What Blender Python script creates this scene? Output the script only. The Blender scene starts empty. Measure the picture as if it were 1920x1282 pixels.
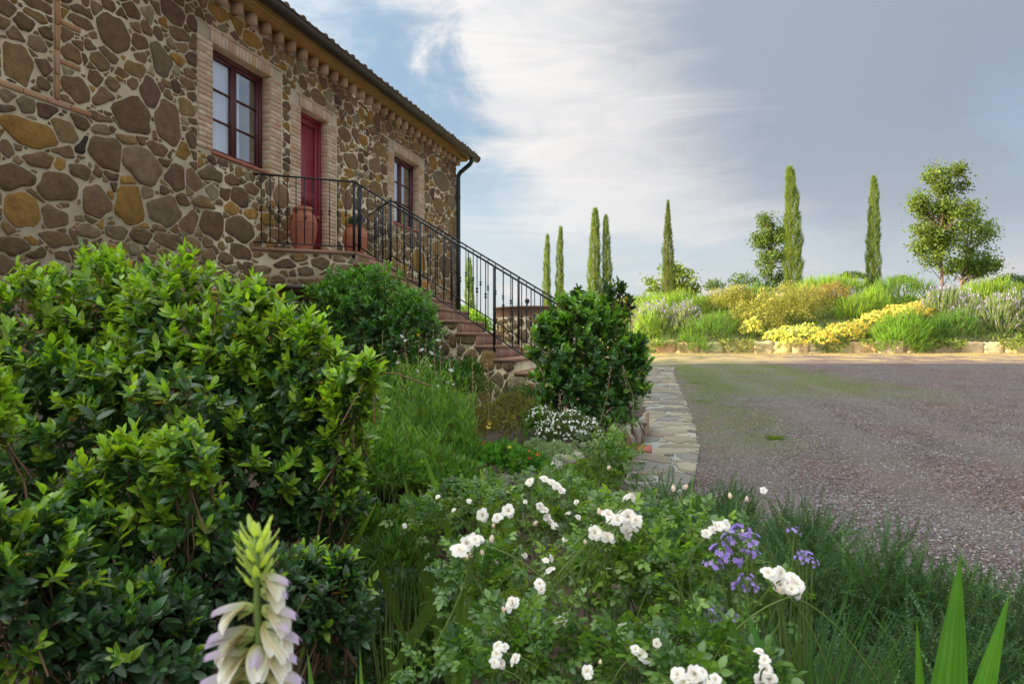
import bpy, math, random
import numpy as np
from mathutils import Vector
PI = math.pi
rng = np.random.default_rng(7)
random.seed(7)
SC = bpy.context.scene
C = SC.collection

# ------------------------------------------------------------------ camera, light, exposure
CAMZ = 1.6
FPX = 1280.0            # focal length in pixels of the 1920 px wide photograph (24 mm lens)
HOR = 641.0
cd = bpy.data.cameras.new('camera'); cam = bpy.data.objects.new('camera', cd); C.objects.link(cam)
cam.location = (0, 0, CAMZ); cam.rotation_euler = (PI/2, 0, 0)
cd.lens = 24.0; cd.sensor_width = 36.0; cd.clip_start = 0.05; cd.clip_end = 3000
cd.dof.use_dof = True; cd.dof.focus_distance = 4.2; cd.dof.aperture_fstop = 6.3
SC.camera = cam

SUN_EL = math.radians(15.6)
SUN_AZ = math.atan2(-0.97, -0.235)      # direction TOWARDS the sun, from +Y clockwise (x = sin, y = cos)
sun_dir = Vector((math.sin(SUN_AZ)*math.cos(SUN_EL), math.cos(SUN_AZ)*math.cos(SUN_EL), math.sin(SUN_EL)))
sl = bpy.data.lights.new('sun', 'SUN'); so = bpy.data.objects.new('sun', sl); C.objects.link(so)
sl.energy = 4.6; sl.angle = math.radians(0.6); sl.color = (1.0, 0.83, 0.58)
so.rotation_euler = sun_dir.to_track_quat('Z', 'Y').to_euler()
SC.view_settings.view_transform = 'Standard'; SC.view_settings.look = 'None'
SC.view_settings.exposure = 1.68; SC.view_settings.gamma = 1.0; SC.view_settings.use_curve_mapping = False
SC.cycles.max_bounces = 6; SC.cycles.transparent_max_bounces = 6
SC.cycles.diffuse_bounces = 3; SC.cycles.glossy_bounces = 3; SC.cycles.transmission_bounces = 4
SC.cycles.sample_clamp_indirect = 6.0
SC.cycles.use_denoising = True

class NT:
    """small helper round a node tree"""
    def __init__(s, tree): s.t = tree; s.n = tree.nodes; s.l = tree.links
    def new(s, typ, ins=None, **kw):
        nd = s.n.new(typ)
        for k, v in kw.items(): setattr(nd, k, v)
        for k, v in (ins or {}).items(): s.set(nd.inputs[k], v)
        return nd
    def set(s, sock, v):
        if isinstance(v, bpy.types.NodeSocket): s.l.new(v, sock)
        elif isinstance(v, (tuple, list)) and len(v) == 3 and sock.type == 'RGBA': sock.default_value = (*v, 1)
        else: sock.default_value = v
    def math(s, op, a, b=0.0, c=None, clamp=False):
        nd = s.n.new('ShaderNodeMath'); nd.operation = op; nd.use_clamp = clamp
        s.set(nd.inputs[0], a); s.set(nd.inputs[1], b)
        if c is not None: s.set(nd.inputs[2], c)
        return nd.outputs[0]
    def mix(s, f, a, b, blend='MIX'):
        nd = s.n.new('ShaderNodeMix'); nd.data_type = 'RGBA'; nd.blend_type = blend
        s.set(nd.inputs['Factor'], f); s.set(nd.inputs[6], a); s.set(nd.inputs[7], b)
        return nd.outputs[2]
    def noise(s, vec, scale, detail=4, rough=0.55, dist=0.0):
        return s.new('ShaderNodeTexNoise', {'Vector': vec, 'Scale': scale, 'Detail': detail, 'Roughness': rough, 'Distortion': dist}).outputs['Fac']
    def ramp(s, f, stops, interp='LINEAR'):
        nd = s.n.new('ShaderNodeValToRGB'); nd.color_ramp.interpolation = interp
        e = nd.color_ramp.elements
        while len(e) < len(stops): e.new(0.5)
        for el, (p, c) in zip(e, stops):
            el.position = p; el.color = (*c, 1) if not isinstance(c, (int, float)) else (c, c, c, 1)
        s.set(nd.inputs[0], f); return nd.outputs[0]
    def sstep(s, v, a, b):
        nd = s.n.new('ShaderNodeMapRange'); nd.interpolation_type = 'SMOOTHSTEP'
        s.set(nd.inputs[0], v); nd.inputs[1].default_value = a; nd.inputs[2].default_value = b
        return nd.outputs[0]

# ------------------------------------------------------------------ world
W = bpy.data.worlds.new('World'); SC.world = W; W.use_nodes = True
w = NT(W.node_tree); w.n.clear()
sky = w.new('ShaderNodeTexSky', sky_type='NISHITA', sun_disc=False)
sky.sun_elevation = SUN_EL; sky.sun_rotation = SUN_AZ; sky.altitude = 300
sky.air_density = 1.0; sky.dust_density = 1.6; sky.ozone_density = 1.2
tc = w.new('ShaderNodeTexCoord').outputs['Generated']
sx = w.new('ShaderNodeSeparateXYZ', {0: tc}).outputs
az = w.math('ARCTAN2', sx[0], sx[1])
el = w.math('ARCSINE', sx[2])
cmb = w.new('ShaderNodeCombineXYZ', {0: az, 1: w.math('MULTIPLY', el, 1.6), 2: 0.0}).outputs[0]
n_big = w.noise(cmb, 2.2, 5, 0.55, 0.6)
n_mid = w.noise(cmb, 5.0, 7, 0.6, 0.7)
stre = w.new('ShaderNodeMapping', {'Vector': cmb, 'Rotation': (0, 0, 0.6), 'Scale': (3.2, 10.0, 1)}).outputs[0]
n_str = w.noise(stre, 1.3, 8, 0.65, 0.9)
def blob(px, py, rx, ry, rot=0.0, warp=0.35):
    """soft elliptical region of the sky round the direction seen at (px, py) of the photograph"""
    a0 = math.atan((px-960)/FPX); e0 = math.atan((HOR-py)/FPX*math.cos(a0))
    da = w.math('SUBTRACT', az, a0); de = w.math('SUBTRACT', el, e0)
    wa = w.math('MULTIPLY', w.math('SUBTRACT', n_mid, 0.5), warp)
    wb = w.math('MULTIPLY', w.math('SUBTRACT', n_big, 0.5), warp)
    da = w.math('ADD', da, wa); de = w.math('ADD', de, wb)
    c, s_ = math.cos(rot), math.sin(rot)
    u = w.math('ADD', w.math('MULTIPLY', da, c), w.math('MULTIPLY', de, s_))
    v = w.math('SUBTRACT', w.math('MULTIPLY', de, c), w.math('MULTIPLY', da, s_))
    d2 = w.math('ADD', w.math('POWER', w.math('ABSOLUTE', w.math('DIVIDE', u, rx)), 2.0), w.math('POWER', w.math('ABSOLUTE', w.math('DIVIDE', v, ry)), 2.0))
    return w.math('POWER', 2.718, w.math('MULTIPLY', d2, -1.0))
def addall(*a):
    r = a[0]
    for b in a[1:]: r = w.math('ADD', r, b)
    return r
SKY_K = 0.115
streak = addall(blob(900, 60, .30, .085, -0.30), blob(1060, 190, .26, .10, -0.75), blob(1190, 260, .13, .10, -0.6), blob(1180, 400, .16, .06, -0.3))
grey = addall(blob(1640, 100, .36, .22, 0.0), blob(1640, 300, .28, .10, 0.0), blob(1450, 10, .30, .14, 0.0))
hole = addall(blob(760, 130, .10, .07, -.5), blob(830, 300, .14, .05, -.4), blob(1905, 250, .055, .05, 0.0, .2), blob(780, 60, .10, .05, -.4), blob(1290, 470, .12, .03, 0, .2))
texture = w.math('MULTIPLY', w.math('SUBTRACT', n_str, 0.5), 1.1)
cover = w.math('ADD', w.math('ADD', w.math('MULTIPLY', n_big, 0.9), texture), -0.02)
cover = w.math('ADD', cover, w.math('MULTIPLY', w.math('ADD', streak, grey), 0.55))
cover = w.math('SUBTRACT', cover, w.math('MULTIPLY', hole, 0.75))
cover = w.sstep(cover, -0.35, 1.20)
soft = addall(blob(1180, 230, .26, .17, -.5, .10), w.math('MULTIPLY', blob(900, 60, .28, .12, -.2, .15), 0.30), w.math('MULTIPLY', blob(1150, 420, .26, .08, -.2, .15), 0.5))
bright = w.math('ADD', w.math('MULTIPLY', soft, 0.62), w.math('MULTIPLY', w.math('ADD', w.math('SUBTRACT', n_mid, 0.5), w.math('MULTIPLY', w.math('SUBTRACT', n_str, 0.5), 1.7)), 0.62))
bright = w.math('SUBTRACT', w.math('ADD', bright, 0.48), w.math('MULTIPLY', grey, 0.48), None, True)
cloud = w.mix(w.sstep(bright, -0.15, 1.25), (0.80, 0.92, 1.13), (1.95, 1.86, 1.86))
base = w.mix(0.35, w.mix(1.0, sky.outputs[0], (0.42, 0.42, 0.42, 1), 'MULTIPLY'), (0.78, 1.0, 1.26))
col = w.mix(w.math('MULTIPLY', cover, 0.93), base, cloud)
# pale band and pinkish heaps low over the horizon
low = w.sstep(el, 0.30, 0.02)
col = w.mix(w.math('MULTIPLY', low, 0.55), col, (1.45, 1.56, 1.72))
puff = w.noise(w.new('ShaderNodeMapping', {'Vector': cmb, 'Scale': (1, 1.3, 1)}).outputs[0], 9.0, 7, 0.6, 0.4)
pm = w.math('MULTIPLY', w.sstep(puff, 0.50, 0.60), w.sstep(el, 0.14, 0.05))
col = w.mix(w.math('MULTIPLY', pm, 0.6), col, (2.0, 1.72, 1.66))
# sky boosted towards the low sun and overhead, added to fill the shade
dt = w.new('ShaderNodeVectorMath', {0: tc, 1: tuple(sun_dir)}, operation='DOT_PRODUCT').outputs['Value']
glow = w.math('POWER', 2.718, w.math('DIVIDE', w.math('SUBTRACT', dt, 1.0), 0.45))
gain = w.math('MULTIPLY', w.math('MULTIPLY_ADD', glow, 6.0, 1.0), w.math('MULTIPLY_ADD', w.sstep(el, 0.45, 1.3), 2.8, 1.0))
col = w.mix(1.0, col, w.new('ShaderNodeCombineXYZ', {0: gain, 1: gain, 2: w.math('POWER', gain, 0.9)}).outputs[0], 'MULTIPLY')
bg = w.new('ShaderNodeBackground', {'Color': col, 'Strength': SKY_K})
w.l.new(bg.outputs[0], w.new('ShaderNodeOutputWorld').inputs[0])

# ------------------------------------------------------------------ materials
def mat(name):
    m = bpy.data.materials.new(name); m.use_nodes = True
    t = NT(m.node_tree); t.n.clear()
    out = t.new('ShaderNodeOutputMaterial')
    return m, t, out
def pos(t): return t.new('ShaderNodeNewGeometry').outputs['Position']
def vcol(t): return t.new('ShaderNodeVertexColor', layer_name='Col').outputs[0]
def bump(t, h, strength, dist=0.01): return t.new('ShaderNodeBump', {'Height': h, 'Strength': strength, 'Distance': dist}).outputs[0]
def simple(name, col, rough=0.6, metal=0.0, var=0.25, nscale=30.0, bmp=0.2, bdist=0.004, use_col=False, spec=0.5):
    m, t, out = mat(name); p = pos(t)
    base = vcol(t) if use_col else None
    n = t.noise(p, nscale, 5, 0.6)
    n2 = t.noise(p, nscale*0.12, 4, 0.6)
    f = t.math('MULTIPLY_ADD', t.math('ADD', n, n2), var, 1.0-var)
    src = base if use_col else (*col, 1)
    c = t.mix(1.0, src, t.new('ShaderNodeCombineXYZ', {0: f, 1: f, 2: f}).outputs[0], 'MULTIPLY')
    b = t.new('ShaderNodeBsdfPrincipled', {'Base Color': c, 'Roughness': rough, 'Metallic': metal})
    b.inputs['Specular IOR Level'].default_value = spec
    if bmp: t.l.new(bump(t, n, bmp, bdist), b.inputs['Normal'])
    t.l.new(b.outputs[0], out.inputs[0]); return m
def leafmat(name, rough=0.4, trans=0.35, spec=0.5, tint=(1.15, 1.1, 0.35), var=0.5, ns=14.0):
    m, t, out = mat(name); p = pos(t); base = vcol(t)
    n = t.noise(p, ns, 3, 0.6)
    f = t.math('MULTIPLY_ADD', n, var, 1.0-var*0.5)
    c = t.mix(1.0, base, t.new('ShaderNodeCombineXYZ', {0: f, 1: f, 2: f}).outputs[0], 'MULTIPLY')
    b = t.new('ShaderNodeBsdfPrincipled', {'Base Color': c, 'Roughness': rough})
    b.inputs['Specular IOR Level'].default_value = spec
    tcx = t.mix(1.0, c, (*tint, 1), 'MULTIPLY')
    tcx = t.mix(1.0, tcx, (1.9, 1.9, 1.9, 1), 'MULTIPLY')
    tr = t.new('ShaderNodeBsdfTranslucent', {'Color': tcx})
    mx = t.new('ShaderNodeMixShader', {0: trans, 1: b.outputs[0], 2: tr.outputs[0]})
    t.l.new(mx.outputs[0], out.inputs[0]); return m

M = {}
# rubble stone, colour per stone from the vertex colours
m, t, out = mat('field_stone'); p = pos(t)
n1 = t.noise(p, 9, 5, 0.6); n2 = t.noise(p, 70, 5, 0.7); n3 = t.noise(p, 260, 3, 0.7)
f = t.math('MULTIPLY_ADD', n1, 1.1, 0.42)
f = t.math('MULTIPLY', f, t.math('MULTIPLY_ADD', n2, 1.3, 0.38))
f = t.math('MULTIPLY', f, t.math('MULTIPLY_ADD', n3, 1.2, 0.42))
c = t.mix(1.0, vcol(t), t.new('ShaderNodeCombineXYZ', {0: f, 1: f, 2: f}).outputs[0], 'MULTIPLY')
rust = t.sstep(t.noise(p, 5.5, 5, 0.65, 0.5), 0.52, 0.72)
c = t.mix(t.math('MULTIPLY', rust, 0.55), c, (0.26, 0.125, 0.035, 1))
hh = t.math('ADD', t.math('MULTIPLY', n1, 0.9), t.math('ADD', t.math('MULTIPLY', n2, 0.55), t.math('MULTIPLY', n3, 0.2)))
b = t.new('ShaderNodeBsdfPrincipled', {'Base Color': c, 'Roughness': 0.9, 'Normal': bump(t, hh, 1.0, 0.045)})
b.inputs['Specular IOR Level'].default_value = 0.25
t.l.new(b.outputs[0], out.inputs[0]); M['stone'] = m
# lime mortar
m, t, out = mat('lime_mortar'); p = pos(t)
n1 = t.noise(p, 4, 5, 0.6); n2 = t.noise(p, 45, 6, 0.75); n3 = t.noise(p, 180, 3, 0.7)
c = t.ramp(n1, [(0.3, (0.55, 0.42, 0.26)), (0.5, (0.67, 0.53, 0.35)), (0.72, (0.75, 0.62, 0.43))])
c = t.mix(t.math('MULTIPLY', t.sstep(n2, 0.56, 0.8), 0.3), c, (0.42, 0.31, 0.19, 1))
hh = t.math('ADD', t.math('MULTIPLY', n2, 0.8), t.math('MULTIPLY', n3, 0.3))
b = t.new('ShaderNodeBsdfPrincipled', {'Base Color': c, 'Roughness': 0.95, 'Normal': bump(t, hh, 0.7, 0.012)})
t.l.new(b.outputs[0], out.inputs[0]); M['mortar'] = m
M['brick'] = simple('pale_brick', (0.5, 0.3, 0.2), 0.9, 0, 0.3, 60, 0.6, 0.006, True, 0.3)
M['terracotta'] = simple('terracotta', (0.42, 0.15, 0.085), 0.75, 0, 0.35, 18, 0.35, 0.006, False, 0.3)
M['coping'] = simple('terracotta_edge', (0.31, 0.165, 0.11), 0.8, 0, 0.4, 22, 0.5, 0.006, False, 0.3)
M['tile'] = simple('roof_tile', (0.35, 0.2, 0.12), 0.9, 0, 0.4, 14, 0.5, 0.01, True, 0.2)
M['gutter'] = simple('brown_gutter', (0.055, 0.040, 0.036), 0.42, 0.35, 0.3, 9, 0.1, 0.004)
M['pipe'] = simple('green_downpipe', (0.035, 0.05, 0.045), 0.5, 0.3, 0.5, 30, 0.2, 0.004)
M['wood'] = simple('eaves_board', (0.42, 0.24, 0.085), 0.8, 0, 0.45, 18, 0.4, 0.006)
M['frame'] = simple('plum_painted_wood', (0.115, 0.030, 0.034), 0.45, 0, 0.2, 20, 0.08, 0.002)
M['door'] = simple('crimson_door_paint', (0.27, 0.026, 0.040), 0.5, 0, 0.2, 8, 0.08, 0.002)
M['iron'] = simple('wrought_iron', (0.020, 0.024, 0.030), 0.42, 0.5, 0.3, 60, 0.15, 0.002)
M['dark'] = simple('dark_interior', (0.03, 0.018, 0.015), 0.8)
M['curtain'] = simple('white_curtain', (0.72, 0.75, 0.80), 0.9, 0, 0.12, 12, 0.1, 0.004)
M['bark'] = simple('bark', (0.16, 0.10, 0.07), 0.9, 0, 0.4, 40, 0.6, 0.01)
M['twig'] = simple('reddish_twig', (0.15, 0.075, 0.04), 0.8, 0, 0.4, 60, 0.3, 0.003)
M['stem'] = simple('green_stem', (0.13, 0.19, 0.04), 0.6, 0, 0.3, 60, 0.1, 0.002)
M['tufa'] = simple('pale_tufa_block', (0.55, 0.42, 0.24), 0.95, 0, 0.35, 9, 0.9, 0.04, True, 0.2)
M['flag'] = simple('path_flagstone', (0.4, 0.36, 0.3), 0.9, 0, 0.4, 11, 0.8, 0.02, True, 0.3)
M['plain_stone'] = M['mortar']
M['leaf'] = leafmat('glossy_leaf', 0.32, 0.34, 0.6)
M['needle'] = leafmat('needle', 0.5, 0.25, 0.35)
M['soft'] = leafmat('soft_leaf', 0.55, 0.42, 0.3)
M['petal'] = leafmat('petal', 0.5, 0.35, 0.3, (1.0, 1.0, 1.0), 0.15, 40)
m, t, out = mat('window_glass')
fr = t.new('ShaderNodeLayerWeight', {'Blend': 0.5}).outputs['Facing']
g = t.new('ShaderNodeBsdfGlossy', {'Roughness': 0.01, 'Color': (0.95, 0.97, 1, 1)})
tr = t.new('ShaderNodeBsdfTransparent', {'Color': (0.93, 0.95, 0.96, 1)})
mx = t.new('ShaderNodeMixShader', {0: t.math('MULTIPLY_ADD', t.math('POWER', fr, 1.6), 0.9, 0.12, True), 1: tr.outputs[0], 2: g.outputs[0]})
t.l.new(mx.outputs[0], out.inputs[0]); M['glass'] = m
# gravel
m, t, out = mat('crushed_gravel'); p = pos(t)
vo = t.new('ShaderNodeTexVoronoi', {'Vector': p, 'Scale': 54.0})
vo2 = t.new('ShaderNodeTexVoronoi', {'Vector': p, 'Scale': 27.0})
rv = t.new('ShaderNodeSeparateColor', {0: vo.outputs['Color']}).outputs[0]
c = t.ramp(rv, [(0.0, (0.035, 0.018, 0.016)), (0.3, (0.135, 0.070, 0.060)), (0.55, (0.155, 0.105, 0.100)), (0.78, (0.19, 0.165, 0.175)), (0.92, (0.30, 0.265, 0.265)), (1.0, (0.62, 0.56, 0.54))])
big = t.noise(p, 0.55, 5, 0.6, 0.4)
c = t.mix(t.sstep(big, 0.35, 0.65), t.mix(1.0, c, (1.10, 0.87, 0.80, 1), 'MULTIPLY'), t.mix(1.0, c, (1.12, 1.1, 1.12, 1), 'MULTIPLY'))
f = t.math('MULTIPLY_ADD', t.noise(p, 1.8, 5, 0.65), 1.0, 0.38)
c = t.mix(1.0, c, t.new('ShaderNodeCombineXYZ', {0: f, 1: f, 2: f}).outputs[0], 'MULTIPLY')
sp = t.new('ShaderNodeSeparateXYZ', {0: p}).outputs
# worn grassy verge beside the path
dx = t.math('SUBTRACT', sp[0], t.math('MULTIPLY_ADD', sp[1], 0.20, 0.75))
side = t.sstep(dx, 2.1, 0.5)
far = t.sstep(sp[1], 12.5, 15.5)
side = t.math('MAXIMUM', side, t.math('MULTIPLY', t.math('MULTIPLY', far, t.sstep(sp[0], 10.5, 8.0)), 1.0))
side = t.math('MULTIPLY', side, t.sstep(sp[1], 7.2, 9.5))
gm = t.math('MULTIPLY', side, t.sstep(t.noise(p, 0.9, 6, 0.7, 0.3), 0.36, 0.50))
dry = t.math('MULTIPLY', t.sstep(sp[1], 24.5, 28), t.sstep(t.noise(p, 0.7, 5, 0.7), 0.42, 0.55))  # dry grass tone; also paints the sunlit strip beyond the house shadow brighter
gm = t.math('MULTIPLY', gm, t.sstep(t.noise(p, 5.0, 6, 0.75, 0.6), 0.34, 0.56))
gcol = t.ramp(t.noise(p, 28, 5, 0.7), [(0.3, (0.06, 0.085, 0.012)), (0.55, (0.14, 0.18, 0.03)), (0.75, (0.27, 0.26, 0.08))])
c = t.mix(t.math('MULTIPLY', gm, 0.85), c, gcol)
trk = t.math('ABSOLUTE', t.math('SUBTRACT', sp[0], t.math('MULTIPLY_ADD', sp[1], 0.16, t.math('MULTIPLY_ADD', t.noise(p, 0.25, 2, 0.5), 1.6, 2.2))))
trk = t.math('MINIMUM', trk, t.math('ABSOLUTE', t.math('SUBTRACT', trk, 1.6)))
c = t.mix(t.math('MULTIPLY', t.sstep(trk, 0.55, 0.1), 0.38), c, (0.235, 0.185, 0.165, 1))
c = t.mix(t.math('MULTIPLY', dry, 0.75), c, (0.50, 0.37, 0.15, 1))
wd = t.new('ShaderNodeTexVoronoi', {'Vector': p, 'Scale': 54.0}, feature='F1').outputs['Distance']
hh = t.math('ADD', t.math('MULTIPLY', rv, 0.6), t.math('SUBTRACT', 1.0, t.math('MULTIPLY', wd, 1.3)))
hh = t.math('ADD', hh, t.math('MULTIPLY', vo2.outputs['Distance'], 0.4))
b = t.new('ShaderNodeBsdfPrincipled', {'Base Color': c, 'Roughness': 0.85, 'Normal': bump(t, hh, 1.0, 0.03)})
t.l.new(b.outputs[0], out.inputs[0]); M['gravel'] = m
M['pebble'] = simple('loose_pebble', (0.2, 0.17, 0.17), 0.75, 0, 0.3, 90, 0.2, 0.002, True, 0.4)
M['soil'] = simple('dark_garden_soil', (0.070, 0.042, 0.028), 0.95, 0, 0.6, 28, 1.0, 0.04)
M['bank'] = simple('dry_bank_earth', (0.13, 0.12, 0.05), 0.95, 0, 0.5, 5, 1.0, 0.06)
M['joint'] = simple('path_joint', (0.30, 0.28, 0.25), 0.95, 0, 0.45, 30, 1.0, 0.02)

# ------------------------------------------------------------------ mesh helpers
class Buf:
    def __init__(s): s.v = []; s.f = []; s.c = []; s.n = 0
    def add(s, v, f, col=(0.5, 0.5, 0.5)):
        v = np.asarray(v, dtype=np.float32).reshape(-1, 3)
        s.v.append(v)
        for fa in ([f] if isinstance(f, np.ndarray) else [np.array([q], dtype=np.int64) for q in f]):
            s.f.append(fa + s.n)
        cc = np.empty((len(v), 3), np.float32); cc[:] = col
        s.c.append(cc); s.n += len(v)
    def inst(s, tv, tf, R, T, Cc, S=None):
        """N copies of template (tv, tf): R (N,3,3), T (N,3), colours (N,3) or (N,n,3), S (N,) or (N,3)"""
        N = len(T)
        if N == 0: return
        X = np.broadcast_to(tv[None], (N, *tv.shape)).astype(np.float32)
        if S is not None:
            S = np.asarray(S, np.float32)
            X = X * (S[:, None, None] if S.ndim == 1 else S[:, None, :])
        X = np.einsum('nij,nkj->nki', R, X) + np.asarray(T, np.float32)[:, None, :]
        n = len(tv)
        off = (np.arange(N) * n)[:, None, None]
        for fa in (tf if isinstance(tf, list) else [tf]):
            s.f.append((fa[None] + off).reshape(-1, fa.shape[1]) + s.n)
        Cc = np.asarray(Cc, np.float32)
        if Cc.ndim == 2: Cc = np.repeat(Cc, n, axis=0)
        else: Cc = Cc.reshape(-1, 3)
        s.v.append(X.reshape(-1, 3)); s.c.append(Cc); s.n += N*n
    def mesh(s, name, material, smooth=False):
        me = bpy.data.meshes.new(name)
        v = np.concatenate(s.v); col = np.concatenate(s.c)
        me.vertices.add(len(v)); me.vertices.foreach_set('co', v.ravel())
        ls = np.concatenate([f.ravel() for f in s.f]).astype(np.int32)
        cnt = np.concatenate([np.full(len(f), f.shape[1], np.int32) for f in s.f])
        st = np.concatenate([[0], np.cumsum(cnt)[:-1]]).astype(np.int32)
        me.loops.add(len(ls)); me.loops.foreach_set('vertex_index', ls)
        me.polygons.add(len(cnt)); me.polygons.foreach_set('loop_start', st)
        if smooth: me.polygons.foreach_set('use_smooth', np.ones(len(cnt), bool))
        me.update(calc_edges=True)
        a = me.color_attributes.new('Col', 'FLOAT_COLOR', 'POINT')
        a.data.foreach_set('color', np.concatenate([col, np.ones((len(col), 1), np.float32)], 1).ravel())
        me.materials.append(material)
        return me
    def build(s, name, material, parent=None, smooth=False, kind=None):
        o = bpy.data.objects.new(name, s.mesh(name, material, smooth)); C.objects.link(o)
        if parent: o.parent = parent
        if kind: o['kind'] = kind
        return o
def link(name, me, parent, loc=None, rot=None, scale=None):
    o = bpy.data.objects.new(name, me); C.objects.link(o); o.parent = parent
    if loc is not None: o.location = loc
    if rot is not None: o.rotation_euler = rot
    if scale is not None: o.scale = scale
    return o
def thing(name, label, cat, group=None):
    o = bpy.data.objects.new(name, None); C.objects.link(o); o.empty_display_size = 0.1
    o['label'] = label; o['category'] = cat
    if group: o['group'] = group
    return o
def P(px, py, Y):
    """world point seen at pixel (px, py) of the photograph at distance Y"""
    return np.array([(px-960)/FPX*Y, Y, CAMZ + (HOR-py)/FPX*Y])
def gz(Y): return 0.032*Y
BOXF = np.array([[0,3,2,1],[4,5,6,7],[0,1,5,4],[1,2,6,5],[2,3,7,6],[3,0,4,7]])
def box(b, o, ax, ay, az, col=(0.5, 0.5, 0.5)):
    """box from corner o spanned by three vectors"""
    o, ax, ay, az = map(lambda q: np.array(q, float), (o, ax, ay, az))
    v = [o, o+ax, o+ax+ay, o+ay, o+az, o+ax+az, o+ax+ay+az, o+ay+az]
    b.add(v, BOXF.copy(), col)
def tube(b, pts, rad, sides=5, col=(0.5, 0.5, 0.5), cap=True):
    pts = np.asarray(pts, float); n = len(pts)
    rad = np.full(n, rad) if np.isscalar(rad) else np.asarray(rad, float)
    d = np.gradient(pts, axis=0); d /= np.linalg.norm(d, axis=1, keepdims=True)+1e-9
    up = np.array([0, 0, 1.0]) if abs(d[0][2]) < 0.9 else np.array([1.0, 0, 0])
    a = np.cross(d, up); a /= np.linalg.norm(a, axis=1, keepdims=True)+1e-9
    bb = np.cross(d, a)
    th = np.arange(sides)/sides*2*PI
    ring = pts[:, None] + rad[:, None, None]*(np.cos(th)[None, :, None]*a[:, None] + np.sin(th)[None, :, None]*bb[:, None])
    f = [[i*sides+j, i*sides+(j+1) % sides, (i+1)*sides+(j+1) % sides, (i+1)*sides+j] for i in range(n-1) for j in range(sides)]
    b.add(ring.reshape(-1, 3), np.array(f), col)
    if cap:
        k = b.n - n*sides
        b.f.append(np.array([[k+j for j in range(sides)][::-1]])); b.f.append(np.array([[k+(n-1)*sides+j for j in range(sides)]]))
def lathe(b, prof, centre, sides=28, col=(0.5, 0.5, 0.5), sx=1.0, sy=1.0):
    th = np.arange(sides)/sides*2*PI; n = len(prof)
    v = [[centre[0]+r*math.cos(a)*sx, centre[1]+r*math.sin(a)*sy, centre[2]+z] for r, z in prof for a in th]
    f = [[i*sides+j, i*sides+(j+1) % sides, (i+1)*sides+(j+1) % sides, (i+1)*sides+j] for i in range(n-1) for j in range(sides)]
    b.add(v, np.array(f), col)
def unit(v): return v/(np.linalg.norm(v, axis=-1, keepdims=True)+1e-9)
def frames(D, roll=None, upref=None):
    """rotation matrices whose Y column is D and whose Z column leans to the reference"""
    D = unit(np.asarray(D, float)); N = len(D)
    ref = np.tile(np.array([[0, 0, 1.0]]), (N, 1)) if upref is None else np.asarray(upref, float)
    ref = ref + rng.normal(0, 0.02, (N, 3))
    X = unit(np.cross(D, ref)); Z = np.cross(X, D)
    if roll is not None:
        c, s_ = np.cos(roll)[:, None], np.sin(roll)[:, None]
        X, Z = X*c + Z*s_, Z*c - X*s_
    return np.stack([X, D, Z], axis=2)
def leaf_t(L=1.0, Wd=0.36, fold=0.12, curl=-0.12, wide=0.6, segs=4):
    """leaf template along +Y, spine plus two edges"""
    v = []; prof = []
    for i in range(segs+1):
        q = i/segs
        wv = Wd/2*(math.sin(PI*min(1, q**(0.5/wide*1.1)))**0.8 if 0 < q < 1 else 0.0)
        zc = curl*q*q*L
        v += [(-wv, q*L, zc+fold*wv*2), (0, q*L, zc), (wv, q*L, zc+fold*wv*2)]
    f = []
    for i in range(segs):
        a = 3*i; f += [[a, a+1, a+4, a+3], [a+1, a+2, a+5, a+4]]
    return np.array(v, np.float32), np.array(f)
LEAF = leaf_t(Wd=.42); LEAF3 = leaf_t(segs=3); LEAF_R = leaf_t(1, 0.62, 0.1, -0.15, 0.62, 3)
BLADE_Q = (np.array([[-.5, 0, 0], [.5, 0, 0], [0, 1, 0]], np.float32), np.array([[0, 1, 2]]))
DIA = (np.array([[0, 0, 0], [.5, .45, .06], [0, 1, 0], [-.5, .45, .06]], np.float32), np.array([[0, 1, 2, 3]]))
def jitcol(base, N, v=0.25, hue=0.12):
    b = np.array(base)[None]*(1+rng.uniform(-v, v, (N, 1)))
    return np.clip(b*(1+rng.uniform(-hue, hue, (N, 3))), 0, 1)
def rdir(N): return unit(rng.normal(0, 1, (N, 3)))

# ------------------------------------------------------------------ stone packing
def clip_poly(poly, nx, ny, d):
    out = []; n = len(poly)
    for i in range(n):
        a = poly[i]; b_ = poly[(i+1) % n]
        da = a[0]*nx+a[1]*ny-d; db = b_[0]*nx+b_[1]*ny-d
        if da <= 0: out.append(a)
        if (da < 0 < db) or (db < 0 < da):
            q = da/(da-db); out.append((a[0]+(b_[0]-a[0])*q, a[1]+(b_[1]-a[1])*q))
    return out
def pack(u0, u1, v0, v1, ok, radii, fixed=(), asp=1.25, tries=2500, rnd=None):
    """ellipse-ish sites: (u, v, ru, rv, colour index or None)"""
    R = rnd or random.Random(5)
    S = [tuple(f) for f in fixed]
    A = np.array([[s[0], s[1], s[2], s[3]] for s in S]) if S else np.zeros((0, 4))
    for r, cnt in radii:
        got = 0; fails = 0
        while got < cnt and fails < tries:
            u = R.uniform(u0, u1); v = R.uniform(v0, v1)
            a = R.uniform(0.75, asp*1.25); rr = r*R.uniform(0.85, 1.18)
            ru, rv = rr*math.sqrt(a), rr/math.sqrt(a)
            if not ok(u, v, min(ru, rv)): fails += 1; continue
            if len(A):
                d = np.hypot((A[:, 0]-u)/(A[:, 2]+ru), (A[:, 1]-v)/(A[:, 3]+rv))
                if d.min() < 0.84: fails += 1; continue
            S.append((u, v, ru, rv, None)); A = np.vstack([A, [u, v, ru, rv]]); got += 1; fails = 0
    return S
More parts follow.
